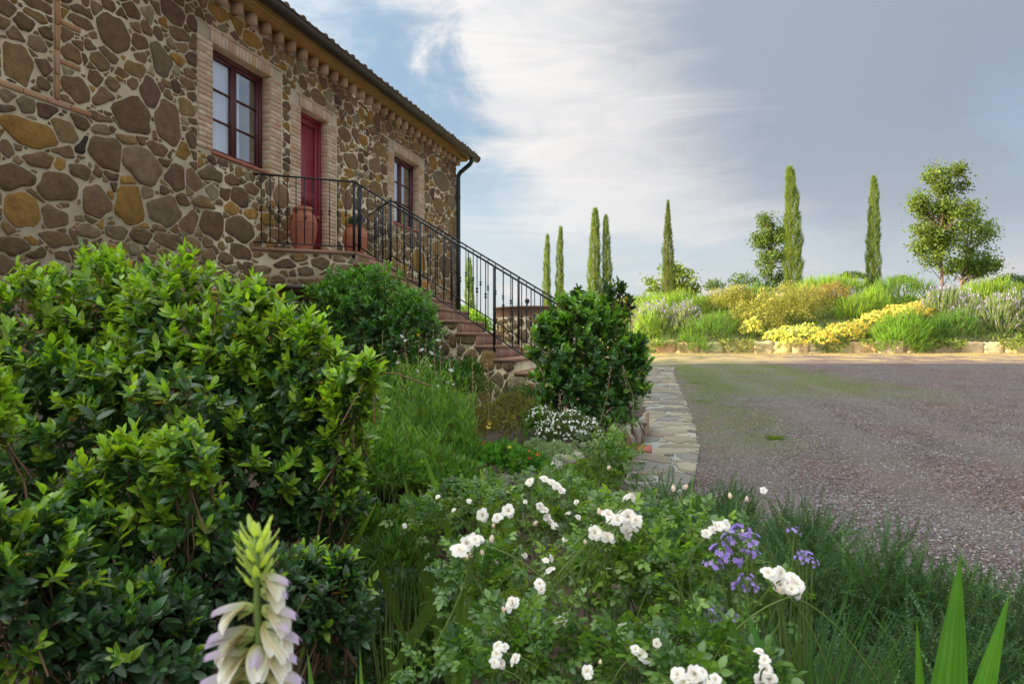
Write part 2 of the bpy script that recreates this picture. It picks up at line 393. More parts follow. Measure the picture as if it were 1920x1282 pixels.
def cell_polys(S, gap, clipfn=None, grow=1.5, rnd=None):
    """irregular polygons laid from the largest to the smallest, each cut back along the edges of those laid before it"""
    R = rnd or random.Random(9)
    A = np.array([[s[0], s[1], s[2], s[3]] for s in S]); out = [None]*len(S)
    order = np.argsort(-(A[:, 2]*A[:, 3])); done = np.zeros(len(S), bool); hull = [None]*len(S)
    rmax = A[:, 2:].max(1)
    for i in order:
        s = S[i]; u, v, ru, rv = s[:4]; r0 = math.sqrt(ru*rv)
        n = R.choice((5, 5, 6, 7)) if r0 > .045 else R.choice((4, 5, 5)); ph = R.uniform(0, 2*PI)
        g_ = (1.16, 1.34) if s[4] else ((1.12, 1.42) if r0 > .06 else (1.25, grow))
        poly = []
        for k in range(n):
            th = ph+2*PI*(k+R.uniform(-.27, .27))/n; e = R.uniform(*g_)
            poly.append((u+ru*e*math.cos(th), v+rv*e*math.sin(th)))
        d = np.hypot(A[:, 0]-u, A[:, 1]-v)
        near = np.where(done & (d < 1.6*(max(ru, rv)+rmax)))[0]; bad = False
        for j in near:
            H = hull[j]; g2 = gap*R.uniform(0.7, 1.6); best = None
            for nx, ny, c_ in H:
                q = u*nx+v*ny-c_
                if best is None or q > best[0]: best = (q, nx, ny, c_)
            if best[0] < r0*.22+g2*.5: bad = True; break
            poly = clip_poly(poly, -best[1], -best[2], -(best[3]+g2))
            if len(poly) < 3: bad = True; break
        if bad or len(poly) < 3: continue
        H = []
        for k in range(len(poly)):
            a, b_ = poly[k], poly[(k+1) % len(poly)]; ex, ey = b_[0]-a[0], b_[1]-a[1]; q = math.hypot(ex, ey)
            if q < 1e-6: continue
            nx, ny = ey/q, -ex/q; c_ = a[0]*nx+a[1]*ny
            if u*nx+v*ny-c_ > 0: nx, ny, c_ = -nx, -ny, -c_
            H.append((nx, ny, c_))
        hull[i] = H; done[i] = True
        if clipfn: poly = clipfn(poly, u, v)
        if not poly or len(poly) < 3: continue
        # one corner cut, then an even resample with jitter
        q = []
        for k in range(len(poly)):
            a, b_ = np.array(poly[k]), np.array(poly[(k+1) % len(poly)])
            q += [a*0.86+b_*0.14, a*0.14+b_*0.86]
        q = np.array(q); seg = np.hypot(*(np.roll(q, -1, 0)-q).T); per = seg.sum()
        if per < 0.07: continue
        pp = []
        for k in range(len(q)):
            if seg[k] < per*0.018: continue
            pp.append(q[k]); nx_ = (q[(k+1) % len(q)]-q[k]); nn = np.array([nx_[1], -nx_[0]])
            m_ = 0 if seg[k] < per*.11 else (1 if seg[k] < per*.24 else 2)
            for e in range(m_): pp.append(q[k]+nx_*((e+1)/(m_+1)+R.uniform(-.08, .08))+nn*R.uniform(-.09, .03))
        if len(pp) < 5: continue
        pp = np.array(pp); c0 = pp.mean(0)
        pp = c0+(pp-c0)*np.array([[R.uniform(0.95, 1.02)] for _ in range(len(pp))])
        out[i] = pp
    return out
def stone_geo(pp, mapf, height, rnd, base=-0.012):
    """closed dome over the outline; mapf(u, v, d) -> world"""
    K = len(pp); c0 = pp.mean(0)
    v = []; tilt = (rnd.uniform(-.25, .25), rnd.uniform(-.25, .25))
    size = np.abs(pp-c0).max()
    for k_, (s_, h_) in enumerate(((1.0, None), (0.985, 0.5), (0.93, 0.92), (0.55, 1.0))):
        for k in range(K):
            q = c0+(pp[k]-c0)*s_*(1 if k_ < 3 else rnd.uniform(0.8, 1.15))
            if h_ is None: d = base
            else:
                d = height*(h_+rnd.uniform(-.32, .28)*(1 if k_ > 1 else .3))
                d += ((q[0]-c0[0])*tilt[0]+(q[1]-c0[1])*tilt[1])*height/size*0.8
            v.append(mapf(q[0], q[1], d))
    v.append(mapf(c0[0], c0[1], height*rnd.uniform(0.9, 1.15)))
    f4 = [[i*K+j, i*K+(j+1) % K, (i+1)*K+(j+1) % K, (i+1)*K+j] for i in range(3) for j in range(K)]
    f3 = [[3*K+j, 3*K+(j+1) % K, 4*K] for j in range(K)]
    return np.array(v), np.array(f4), np.array(f3)
STC = {'D': (0.235, 0.142, 0.076), 'G': (0.275, 0.190, 0.112), 'O': (0.42, 0.225, 0.06), 'B': (0.075, 0.05, 0.038), 'R': (0.19, 0.11, 0.07), 'L': (0.40, 0.31, 0.18), 'C': (0.31, 0.19, 0.085)}
def stcol(key, rnd, pal='DDDGGRCCOL'):
    c = STC[key or rnd.choice(pal)]; q = rnd.uniform(0.8, 1.25)
    return tuple(min(1, x*q*rnd.uniform(0.97, 1.03)) for x in c)
def lay_stones(S, polys, mapf, parent, nparts, hfn, name='stone', pal='DDDGGRCCOL', material='stone', small='small_stones', base=-0.012, rank=None):
    rnd = random.Random(3); it = []
    for s, pp in zip(S, polys):
        if pp is None: continue
        a = 0.5*abs(np.dot(pp[:, 0], np.roll(pp[:, 1], 1))-np.dot(pp[:, 1], np.roll(pp[:, 0], 1)))
        it.append((a*(rank(s[0], s[1]) if rank else 1.0), s, pp))
    it.sort(key=lambda q: -q[0]); rest = Buf(); nrest = 0
    for k, (a, s, pp) in enumerate(it):
        v, f4, f3 = stone_geo(pp, mapf, hfn(s, rnd), rnd, base)
        col = stcol(s[4], rnd, pal)
        if k < nparts:
            b = Buf(); ctr = v.mean(0); b.add(v-ctr, f4, col); b.f.append(f3)
            o = b.build(name, M[material], parent, False); o.location = ctr
        else:
            k0 = rest.n; rest.add(v, f4, col); rest.f.append(f3+k0); nrest += 1
    if nrest: rest.build(small, M[material], parent, False, 'stuff')

# ------------------------------------------------------------------ ground
def sheet(name, outline, z, material, kind='structure', label=None, sub=0):
    """flat or sloping sheet from an outline of (x, y); z is a number or a function of (x, y)"""
    import bmesh
    bm = bmesh.new(); zf = z if callable(z) else (lambda x, y: z)
    f = bm.faces.new([bm.verts.new((x, y, 0)) for x, y in outline])
    if f.normal.z < 0: f.normal_flip()
    bmesh.ops.triangulate(bm, faces=[f])
    for v in bm.verts: v.co.z = zf(v.co.x, v.co.y)
    me = bpy.data.meshes.new(name); bm.to_mesh(me); bm.free(); me.materials.append(material)
    o = bpy.data.objects.new(name, me); C.objects.link(o)
    if kind: o['kind'] = kind
    if label: o['label'] = label
    return o
b = Buf()
ys = [-40, -10, 0, 5, 10, 15, 20, 25, 30, 36, 44, 60, 120, 400, 1500]
def gzz(y): return gz(y) if y < 40 else 1.28-0.02*(y-40) if y < 120 else -0.32-0.004*(y-120)
xs = [-1500, -300, -60, -20, -5, 5, 20, 60, 300, 1500]
b.add([[x, y, gzz(y)] for y in ys for x in xs], np.array([[j*len(xs)+i, j*len(xs)+i+1, (j+1)*len(xs)+i+1, (j+1)*len(xs)+i] for j in range(len(ys)-1) for i in range(len(xs)-1)]))
g = b.build('ground', M['gravel']); g['kind'] = 'structure'; g['label'] = 'reddish grey crushed gravel yard with worn grass along the path'

# path beside the planting bed: centre line found from the picture's ground plane
PR = [(1.05, 3.6), (1.28, 4.6), (1.47, 5.4), (1.65, 6.2), (1.90, 7.06), (2.25, 8.19), (2.76, 10.24), (3.3, 12.8), (3.95, 16.0), (4.75, 20.0), (5.5, 23.0)]
PL = [(0.35, 3.6), (0.62, 4.6), (0.88, 5.4), (1.05, 6.2), (1.22, 7.2), (1.48, 8.6), (1.98, 10.8), (2.45, 12.8), (3.15, 16.0), (3.95, 20.0), (4.6, 23.0)]
def interp_line(L, y): return float(np.interp(y, [q[1] for q in L], [q[0] for q in L]))
def dense(L, a, seed):
    r_ = random.Random(seed); yy = np.arange(L[0][1], L[-1][1], .11)
    return [(float(np.interp(y_, [q[1] for q in L], [q[0] for q in L]))+a+.022*math.sin(y_*5.3)+r_.uniform(-.035, .035), float(y_)) for y_ in yy]
path = sheet('path', dense(PR, -.03, 1) + dense(PL, .02, 2)[::-1], lambda x, y: gz(y)+0.012, M['joint'], label='pale stone flagged path curving along the planting bed')
def pok(u, v, r):
    return interp_line(PL, v)+r*0.55 < u < interp_line(PR, v)-r*0.55
def pmap(u, v, d): return (u, v, gz(v)+0.012+d)
def pclip(poly, u, v):
    for L, sgn in ((PL, -1), (PR, 1)):
        x0, x1 = interp_line(L, v-0.2), interp_line(L, v+0.2)
        nx, ny = 0.4*sgn, -(x1-x0)*sgn; q = math.hypot(nx, ny); nx /= q; ny /= q
        xm = interp_line(L, v)
        poly = clip_poly(poly, nx, ny, xm*nx+v*ny)
        if len(poly) < 3: return None
    return poly
rp = random.Random(12)
S = pack(0.3, 5.6, 3.7, 22.8, pok, [(0.20, 60), (0.14, 130), (0.085, 200), (0.05, 160)], asp=1.5, rnd=rp)
lay_stones(S, cell_polys(S, 0.022, pclip, rnd=rp), pmap, path, 280, lambda s, r: r.uniform(0.012, 0.03), 'flagstone', 'ABAC', 'flag', 'small_flagstones', rank=lambda u, v: 1/(v*v)) if False else None
STC.update({'p': (0.22, 0.18, 0.135), 'q': (0.17, 0.15, 0.13), 'r': (0.26, 0.22, 0.165), 's': (0.20, 0.145, 0.11)})
lay_stones(S, cell_polys(S, 0.022, pclip, rnd=rp), pmap, path, 290, lambda s, r: r.uniform(0.010, 0.026), 'flagstone', 'ppqqrrs', 'flag', 'small_flagstones', rank=lambda u, v: 1/(v*v))
bv = []
for cc in ((0.42, 0.14, 0.10), (0.36, 0.11, 0.085), (0.47, 0.18, 0.12)):
    b = Buf(); box(b, (0, 0, 0), (0.24, 0.015, 0), (-0.005, 0.075, 0), (0, 0, 0.03), cc); bv.append(b.mesh('brick', M['brick']))
for k in range(5): link('brick', bv[k % 3], path, (1.42+0.018*k, 8.1+k*0.085, gz(8.2)+0.022))

# loose pebbles lying on the gravel
N = 42000
y = 3.0+(rng.random(N)**1.25)*13.0; x = interp_line(PR, 5)+0.0+rng.random(N)*0
x = np.interp(y, [q[1] for q in PR], [q[0] for q in PR])+0.03+rng.random(N)*(0.8*y-0.2*y+0.5)
T = np.stack([x, y, gz(y)+0.002], 1)
oct_v = np.array([[1, 0, 0], [0, 1, 0], [-1, 0, 0], [0, -1, 0], [0, 0, .75]], np.float32); oct_f = np.array([[0, 1, 4], [1, 2, 4], [2, 3, 4], [3, 0, 4]])
pal = np.array([(0.12, 0.065, 0.055), (0.20, 0.12, 0.10), (0.19, 0.185, 0.20), (0.30, 0.27, 0.27), (0.09, 0.07, 0.07), (0.5, 0.44, 0.4)])
ci = rng.choice(6, N, p=[.3, .22, .2, .13, .11, .04])
b = Buf(); b.inst(oct_v, oct_f, frames(unit(np.concatenate([rng.normal(0, 1, (N, 2)), rng.normal(0, .2, (N, 1))], 1))), T, pal[ci]*rng.uniform(.8, 1.2, (N, 1)), rng.uniform(.0035, .010, N)[:, None]*rng.uniform(.6, 1.3, (N, 3)))
o = b.build('gravel', M['pebble'], kind='stuff'); o['label'] = 'loose reddish and grey pebbles scattered over the yard'; o['category'] = 'gravel'

# ------------------------------------------------------------------ house
KF = math.sqrt(1+0.297**2); TX, TY = 0.297/KF, 1/KF; NX, NY = 1/KF, -0.297/KF      # along the facade, and out of it
X0F = -6.5; FROT = math.atan2(TY, TX)
def Ypx(px): return 8320.0/(1340.0-px)
def fs(px): return Ypx(px)*KF
def fz(px, py): return CAMZ+(HOR-py)*Ypx(px)/FPX
def fm(s, z, d): return (X0F+TX*s+NX*d, TY*s+NY*d, z)
def fbox(b, s0, s1, z0, z1, d0, d1, col=(0.5, 0.5, 0.5)):
    o = np.array(fm(s0, z0, d0)); box(b, o, np.array([TX, TY, 0])*(s1-s0), np.array([-NX, -NY, 0])*(d0-d1), (0, 0, z1-z0), col)
EAVE = 6.02; S_END = 17.15*KF; S_BEG = -10.0
house = thing('farmhouse', 'two storey rubble stone farmhouse with red door and brown gutter', 'house')
wall = None
OP = dict(w1=(fs(398), fs(507), 4.07, 5.47, .14), dr=(fs(563.3), fs(614.5), 2.935, 5.29, .13), w2=(fs(738.6), fs(785.4), 4.03, 5.46, .14))
b = Buf()
ops = [OP['w1'], OP['dr'], OP['w2']]
ss = [S_BEG] + [q for o in ops for q in o[:2]] + [S_END]
for i in range(0, len(ss), 2): fbox(b, ss[i], ss[i+1], -0.6, EAVE+0.3, -0.5, 0)
for o in ops:
    fbox(b, o[0], o[1], -0.6, o[2], -0.5, 0); fbox(b, o[0], o[1], o[3], EAVE+0.3, -0.5, 0)
HW = 10.4
fbox(b, S_END-0.5, S_END-0.001, -0.6, EAVE+0.3, -HW, -0.5); fbox(b, S_BEG, S_BEG+0.5, -0.6, EAVE+0.3, -HW, -0.5); fbox(b, S_BEG, S_END, -0.6, EAVE+0.3, -HW-0.5, -HW)
RZ = EAVE+0.3+(HW/2+.25)*math.tan(math.radians(17))
for sa in (S_END-0.45, S_BEG+0.05):     # gables
    k = [fm(sa+q, z, d) for q in (0, 0.4) for z, d in ((EAVE+0.3, -0.02), (EAVE+0.3, -HW-0.45), (RZ-0.12, -HW/2-.25))]
    b.add(k, [[0, 1, 2], [3, 5, 4], [0, 3, 4, 1], [1, 4, 5, 2], [2, 5, 3, 0]])
wall = b.build('stone_wall', M['mortar'], house)

bd = dict(l=0.27, r=0.29)
BR = []      # brick zones, stones keep off: s0, s1, z0, z1
for k_, (s0, s1, z0, z1, dp) in OP.items():
    lh = 0.20
    BR.append((s0-0.27, s1+0.28, z0-(0.055 if k_ != 'dr' else 0), z1+lh))
SC_Z = fz(0, 155)
vs0, vs1 = fs(101), fs(110)
BR += [(fs(-60), fs(156), SC_Z-0.035, SC_Z+0.035), (vs0-.01, vs1+.01, SC_Z, EAVE), (vs1, fs(152), fz(106, 112)-0.03, fz(106, 112)+0.03), (vs1, fs(152), fz(106, 38)-.03, fz(106, 38)+.03)]
def rect_d(r, u, v): return max(r[0]-u, u-r[1], r[2]-v, v-r[3])
def fok(u, v, r):
    return all(rect_d(q, u, v) > r*0.62 for q in BR) and u < S_END-r*.6 and v < EAVE-0.02-r*.4
def fclip(poly, u, v):
    for q in BR+[(S_END-0.02, 1e3, -9, 99), (-99, 99, EAVE-0.015, 99)]:
        if rect_d(q, u, v) > 0.9: continue
        opt = [(q[0]-u, (1, 0, q[0]-0.008)), (u-q[1], (-1, 0, -q[1]-0.008)), (q[2]-v, (0, 1, q[2]-0.008)), (v-q[3], (0, -1, -q[3]-0.008))]
        best = max(opt, key=lambda e: e[0])[1]
        poly = clip_poly(poly, *best)
        if len(poly) < 3: return None
    return poly
# the large stones of the near wall: centre, size and colour read off the photograph's facade (x, y, w, h in 2.67-times enlarged pixels)
TR = '''85 320 150 190 C;205 330 90 80 D;180 220 90 70 G;80 180 90 80 D;120 110 100 80 D;35 45 90 70 D;185 20 150 60 D;220 160 90 60 D;215 420 60 60 D;40 485 90 60 G;135 530 90 90 G;
245 565 110 90 R;35 545 90 50 G;140 660 260 125 O;190 795 165 85 C;30 745 80 80 D;75 895 175 120 D;290 940 180 140 D;109 1055 155 150 O;265 1090 130 105 D;70 1235 150 90 D;485 1010 155 135 D;
655 1025 150 170 O;820 1050 145 155 G;535 765 155 145 D;715 830 175 160 G;660 580 175 170 D;840 615 115 200 D;515 500 105 115 D;375 445 125 120 D;565 165 145 165 D;805 300 115 140 G;
750 465 95 130 R;400 115 115 65 D;415 65 115 55 D;540 275 95 65 D;497 310 85 80 C;355 275 85 90 C;465 235 78 60 D;690 205 100 75 D;865 65 105 95 R;890 165 95 65 D;655 50 78 78 D;
380 600 115 85 D;490 585 125 48 D;870 880 100 135 R;970 900 78 98 D;945 1100 105 125 D;1065 1125 115 130 D;1200 1150 120 115 D;590 1165 120 65 G;710 1185 108 65 D;843 1210 125 75 D;
910 995 88 60 D;735 970 75 80 G;400 860 105 68 D;630 690 98 58 C;1090 55 90 95 O;785 745 98 58 D;410 725 80 120 B;1050 960 75 75 L;1200 990 80 85 D;1050 870 110 75 G;1160 905 60 60 D;
160 1165 110 45 D;440 1160 110 60 G;560 420 70 60 C;920 535 95 70 C;950 700 60 80 D;500 650 80 60 G;1000 95 50 90 D;960 120 60 80 R;1260 945 70 50 D;600 355 70 55 D;700 280 60 60 D'''
fixed = []
for q in TR.replace('\n', '').split(';'):
    x_, y_, w_, h_, k_ = q.split(); x_, y_, w_, h_ = (float(e)/2.67 for e in (x_, y_, w_, h_))
    sa, sb = fs(x_-w_/2), fs(x_+w_/2)
    fixed.append(((sa+sb)/2, fz(x_, y_), (sb-sa)/2*1.05, h_/2*Ypx(x_)/FPX*1.05, k_))
TR2 = '''673 133 26 33 D;652 95 16 14 D;600 75 20 22 D;582 205 16 22 D;1240 960 90 90 G''' 
for x_, y_, w_, h_, k_ in ((545, 173, 25, 40, 'D'), (713, 280, 22, 26, 'C'), (827, 340, 26, 32, 'G'), (812, 305, 14, 26, 'O'), (822, 388, 18, 32, 'C'), (846, 380, 14, 30, 'G'), (848, 430, 16, 40, 'C'), (770, 450, 22, 30, 'D'),
                           (785, 490, 30, 38, 'O'), (820, 470, 20, 30, 'C'), (835, 500, 22, 40, 'D'), (530, 150, 14, 20, 'G'), (560, 330, 14, 34, 'D'), (735, 205, 13, 14, 'C'), (650, 375, 18, 36, 'D'), (585, 440, 20, 30, 'D')):
    sa, sb = fs(x_-w_/2), fs(x_+w_/2)
    if fok((sa+sb)/2, fz(x_, y_), 0.02): fixed.append(((sa+sb)/2, fz(x_, y_), (sb-sa)/2, h_/2*Ypx(x_)/FPX, k_))
rf = random.Random(21)
S = pack(4.6, S_END, 1.4, EAVE, fok, [(0.150, 70), (0.110, 340), (0.075, 900), (0.045, 2300), (0.024, 3400)], fixed, 1.7, 900, rf)
lay_stones(S, cell_polys(S, 0.011, fclip, rnd=rf), fm, wall, 298, lambda s, r: r.uniform(0.006, 0.020) if s[2] > .06 else r.uniform(.003, .010), 'stone', 'DDDDGRCCCCCOOL', rank=lambda u, v: 1/(u*u))

# bricks
BC = [(0.60, 0.42, 0.28), (0.65, 0.47, 0.32), (0.54, 0.36, 0.235), (0.68, 0.51, 0.36), (0.57, 0.35, 0.215)]
_bm = {}
def brick_mesh(w_, h_, d_, k, pal=BC):
    key = (round(w_, 3), round(h_, 3), round(d_, 3), k, id(pal))
    if key not in _bm:
        c = 0.005; b = Buf(); r = random.Random(hash(key[:4]) & 999); j = lambda: r.uniform(-.0015, .0015)
        v = [(0, 0, 0), (w_, 0, 0), (w_, 0, h_), (0, 0, h_), (0, -d_+c, 0), (w_, -d_+c, 0), (w_, -d_+c, h_), (0, -d_+c, h_)]
        v += [(c+j(), -d_+j(), c+j()), (w_-c+j(), -d_+j(), c+j()), (w_-c+j(), -d_+j(), h_-c+j()), (c+j(), -d_+j(), h_-c+j())]
        f = [[0, 1, 5, 4], [1, 2, 6, 5], [2, 3, 7, 6], [3, 0, 4, 7], [4, 5, 9, 8], [5, 6, 10, 9], [6, 7, 11, 10], [7, 4, 8, 11], [8, 9, 10, 11]]
        b.add(v, np.array(f), pal[k % len(pal)]); _bm[key] = b.mesh('brick', M['brick'])
    return _bm[key]
class Bricker:
    """places bricks as objects under a parent, or joins them"""
    def __init__(s, parent, joined): s.p = parent; s.j = Buf() if joined else None; s.k = 0
    def put(s, w_, h_, d_, loc, rotz, pal=BC):
        s.k += 1; me = brick_mesh(w_, h_, d_, rf.randrange(5), pal)
        if s.j is None: link('brick', me, s.p, loc, (0, 0, rotz)); return
        v = np.array([q.co[:] for q in me.vertices]); c, n = math.cos(rotz), math.sin(rotz)
        v = v@np.array([[c, n, 0], [-n, c, 0], [0, 0, 1]])+np.array(loc)
        col = me.color_attributes['Col'].data[0].color[:3]
        s.j.add(v, np.array([list(q.vertices) for q in me.polygons]), col)
    def done(s):
        if s.j is not None: s.j.build('small_bricks', M['brick'], s.p, False, 'stuff')
def surround(nm, key, joined):
    s0, s1, z0, z1, dp = OP[key]; b = Buf()
    fbox(b, s0-0.255, s0, z0, z1, 0.001, 0.004); fbox(b, s1, s1+0.262, z0, z1, 0.001, 0.004); fbox(b, s0-.03, s1+.05, z1, z1+.2, 0.001, .004)
    sur = b.build(nm, M['mortar'], house); B = Bricker(sur, joined)
    ch = 0.066; n = int(round((z1-z0)/ch)); ch = (z1-z0)/n
    for k in range(n):
        z = z0+k*ch+0.005; h = ch-0.010
        for side in (0, 1):
            ws = [0.245] if (k+side) % 2 else [0.115, 0.12 if k % 4 else 0.16]
            x = s0-0.002 if side == 0 else s1+0.001
            for q in ws:
                if side == 0: x -= q; B.put(q, h, 0.010, fm(x, z, 0.003), FROT); x -= 0.009
                else: B.put(q, h, 0.010, fm(x, z, 0.003), FROT); x += q+0.009
        # right reveal, bricks turned to face along the facade
        B.put(dp-0.012, h, 0.007, fm(s1, z, -dp+0.006), FROT-PI/2)
    n = int((s1-s0+0.10)/0.066); cw = (s1-s0+0.10)/n
    for k in range(n): B.put(cw-0.009, 0.155, 0.012, fm(s0-.04+k*cw, z1+0.002, 0.003), FROT)
    x = s0-.10
    while x < s1+.06: q = 0.25; B.put(q, 0.026, 0.014, fm(x, z1+0.165, 0.003), FROT); x += q+.009
    B.done(); return sur
surround('window_surround', 'w1', False); surround('door_surround', 'dr', False); surround('window_surround', 'w2', True)
# the old blocked arch: brick band, upright strip and two stubs
b = Buf(); fbox(b, vs0, vs1, SC_Z+.03, EAVE, 0.002, 0.006); band = b.build('brick_band', M['mortar'], house); B = Bricker(band, False)
BC2 = [(0.42, 0.22, 0.11), (0.47, 0.27, 0.15), (0.38, 0.20, 0.10), (0.45, 0.25, 0.15), (0.40, 0.19, 0.10)]
x = fs(-60)
while x < fs(140): B.put(0.235, 0.052, 0.016, fm(x, SC_Z-.026, 0.002), FROT, BC2); x += 0.245
z = SC_Z+0.035
while z < EAVE-.25: B.put(vs1-vs0-.002, 0.235, 0.022, fm(vs0+.001, z, 0.004), FROT, BC2); z += .245
for py in (112, 38): B.put(fs(150)-vs1-.01, 0.045, 0.014, fm(vs1+.008, fz(106, py)-.022, 0.002), FROT, BC2)

# windows
def window(key, split):
    s0, s1, z0, z1, dp = OP[key]; w_ = s1-s0
    t_ = bpy.data.objects.new('window', None); C.objects.link(t_); t_.parent = house
    b = Buf(); fw = 0.055
    fbox(b, s0, s0+fw, z0, z1, -dp-.06, -dp); fbox(b, s1-fw, s1, z0, z1, -dp-.06, -dp)
    fbox(b, s0+fw, s1-fw, z1-fw, z1, -dp-.06, -dp+.001); fbox(b, s0+fw, s1-fw, z0, z0+fw*.8, -dp-.06, -dp+.012)
    b.build('frame', M['frame'], t_)
    mid = s0+w_*0.5
    for a, c_ in ((s0+fw, mid-.004), (mid+.004, s1-fw)):
        b = Buf(); q = 0.05; d1 = -dp-.012; d0 = d1-.045; zb, zt = z0+fw*.8, z1-fw
        fbox(b, a, a+q, zb, zt, d0, d1); fbox(b, c_-q, c_, zb, zt, d0, d1); fbox(b, a+q, c_-q, zb, zb+q, d0, d1-.001); fbox(b, a+q, c_-q, zt-q, zt, d0, d1-.001)
        b.build('sash', M['frame'], t_)
        hh = (zt-zb-2*q)/3
        for k in (1, 2):
            b = Buf(); fbox(b, a+q, c_-q, zb+q+hh*k-.011, zb+q+hh*k+.011, d0+.004, d1-.006); b.build('glazing_bar', M['frame'], t_)
        for k in range(3):
            b = Buf(); zz0, zz1 = zb+q+hh*k+.0115, zb+q+hh*(k+1)-.0115
            b.add([fm(a+q, zz0, d0+.018), fm(c_-q, zz0, d0+.018), fm(c_-q, zz1, d0+.018), fm(a+q, zz1, d0+.018)], np.array([[0, 1, 2, 3]]))
            b.build('pane', M['glass'], t_)
        # curtain with a scalloped edge
        b = Buf(); e = a+(c_-a)*(1.0 if a < mid-.1 else split); n = 40; rows = 14; v = []
        for r in range(rows+1):
            for k in range(n+1):
                s_ = a-.02+(e-a+.02)*k/n
                if k == n: s_ += 0.008*math.sin(r*7.1)
                v.append(fm(s_, zb+(zt-zb)*r/rows, d0-.05+0.016*math.sin(k*0.9+r*.12)))
        b.add(v, np.array([[r*(n+1)+k, r*(n+1)+k+1, (r+1)*(n+1)+k+1, (r+1)*(n+1)+k] for r in range(rows) for k in range(n)]))
        b.build('curtain', M['curtain'], t_, True)
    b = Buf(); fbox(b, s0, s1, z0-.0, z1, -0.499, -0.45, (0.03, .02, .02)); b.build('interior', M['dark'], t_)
    b = Buf(); x = s0-0.02
    while x < s1+.02: fbox(b, x, min(x+.27, s1+.05), z0-.045, z0-.001, -dp+.02, 0.025); x += .273
    b.build('sill', M['terracotta'], t_)
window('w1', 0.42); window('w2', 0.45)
# door
s0, s1, z0, z1, dp = OP['dr']; dr = bpy.data.objects.new('door', None); C.objects.link(dr); dr.parent = house
b = Buf(); fbox(b, s0, s0+.05, z0, z1, -dp-.06, -dp); fbox(b, s1-.05, s1, z0, z1, -dp-.06, -dp); fbox(b, s0+.05, s1-.05, z1-.05, z1, -dp-.06, -dp+.001); b.build('frame', M['door'], dr)
b = Buf(); a, c_ = s0+.052, s1-.052; d1 = -dp-.02
fbox(b, a, c_, z0, z1-.052, d1-.05, d1-.022)
fbox(b, a, a+.10, z0, z1-.052, d1-.022, d1); fbox(b, c_-.10, c_, z0, z1-.052, d1-.022, d1)
for za, zb in ((z0, z0+.2), (z0+.92, z0+1.12), (z1-.16, z1-.052)): fbox(b, a+.10, c_-.10, za, zb, d1-.022, d1-.001)
b.build('door_leaf', M['door'], dr)
b = Buf(); tube(b, [fm(a+.07, z0+1.05, d1), fm(a+.07, z0+1.05, d1+.05), fm(a+.17, z0+1.055, d1+.052)], .009, 6); tube(b, [fm(a+.07, z0+1.0, d1+.004), fm(a+.07, z0+1.12, d1+.004)], .014, 5)
b.build('handle', M['iron'], dr)
b = Buf(); fbox(b, s0-.08, s1+.08, z0-.001, z0+.03, -dp-.05, 0.06); b.build('threshold', M['terracotta'], dr)

# eaves: corbels, boards, gutter, tiles
s = fs(513.4)-0.303*22
while s < S_END-.08:
    if s > 4.5:
        b = Buf(); q = rf.uniform(-.004, .004)
        fbox(b, s-.038, s+.038, EAVE-.025+q, EAVE+.12, 0.0, .15+q, BC[rf.randrange(5)]); b.build('corbel', M['brick'], house)
    s += 0.303
b = Buf(); fbox(b, S_BEG-.3, S_END+.14, EAVE+.121, EAVE+.175, -.1, .26); b.build('eaves_board', M['wood'], house)
b = Buf(); fbox(b, S_BEG-.3, S_END+.20, EAVE+.178, EAVE+.22, -.1, .36); b.build('soffit_board', M['wood'], house)
b = Buf(); n = 12; gs = np.arange(S_BEG-.3, S_END+.34, 0.5); gs = np.append(gs, S_END+.33); cz, cdp, R_ = EAVE+.235, .43, .098
prof = [(cdp+R_*math.cos(PI+PI*k/n), cz+R_*1.05*math.sin(PI+PI*k/n)) for k in range(n+1)]+[(cdp+R_+.014, cz+.004), (cdp+R_+.014, cz+.02), (cdp+R_, cz+.022)]
prof2 = [(d-(0.006 if d > cdp else -.006), z+.006) for d, z in prof[::-1]]
pr = prof+prof2; m_ = len(pr)
v = [fm(s_, z, d) for s_ in gs for d, z in pr]
b.add(v, np.array([[i*m_+j, i*m_+(j+1) % m_, (i+1)*m_+(j+1) % m_, (i+1)*m_+j] for i in range(len(gs)-1) for j in range(m_)]))
v = [fm(S_END+.331, z, d) for d, z in prof[:n+1]]; b.add(v, [list(range(n+1))])
gut = b.build('gutter', M['gutter'], house, False)
for px in (600, 707, 812, 880):
    s_ = fs(px)*.965; b = Buf(); q = [(cdp+(R_+.006)*math.cos(PI+PI*k/n), cz+(R_+.006)*1.05*math.sin(PI+PI*k/n)) for k in range(n+1)]
    v = [fm(s_+e, z, d) for e in (0, .035) for d, z in q]
    b.add(v, np.array([[j, j+1, n+2+j, n+1+j] for j in range(n)])); b.build('gutter_joint', M['gutter'], gut)
ps = S_END-.04
b = Buf(); tube(b, [fm(ps, cz-.07, cdp), fm(ps, cz-.17, cdp), fm(ps, cz-.24, cdp-.05), fm(ps, cz-.42, .13), fm(ps, cz-.50, .08), fm(ps, cz-.60, .075), fm(ps, -.2, .075)], .055, 14)
b.build('downpipe', M['pipe'], house, True)
for z in (5.2, 3.3): b = Buf(); tube(b, [fm(ps, z, .075), fm(ps, z+.04, .075)], .062, 14); b.build('pipe_bracket', M['pipe'], house, True)
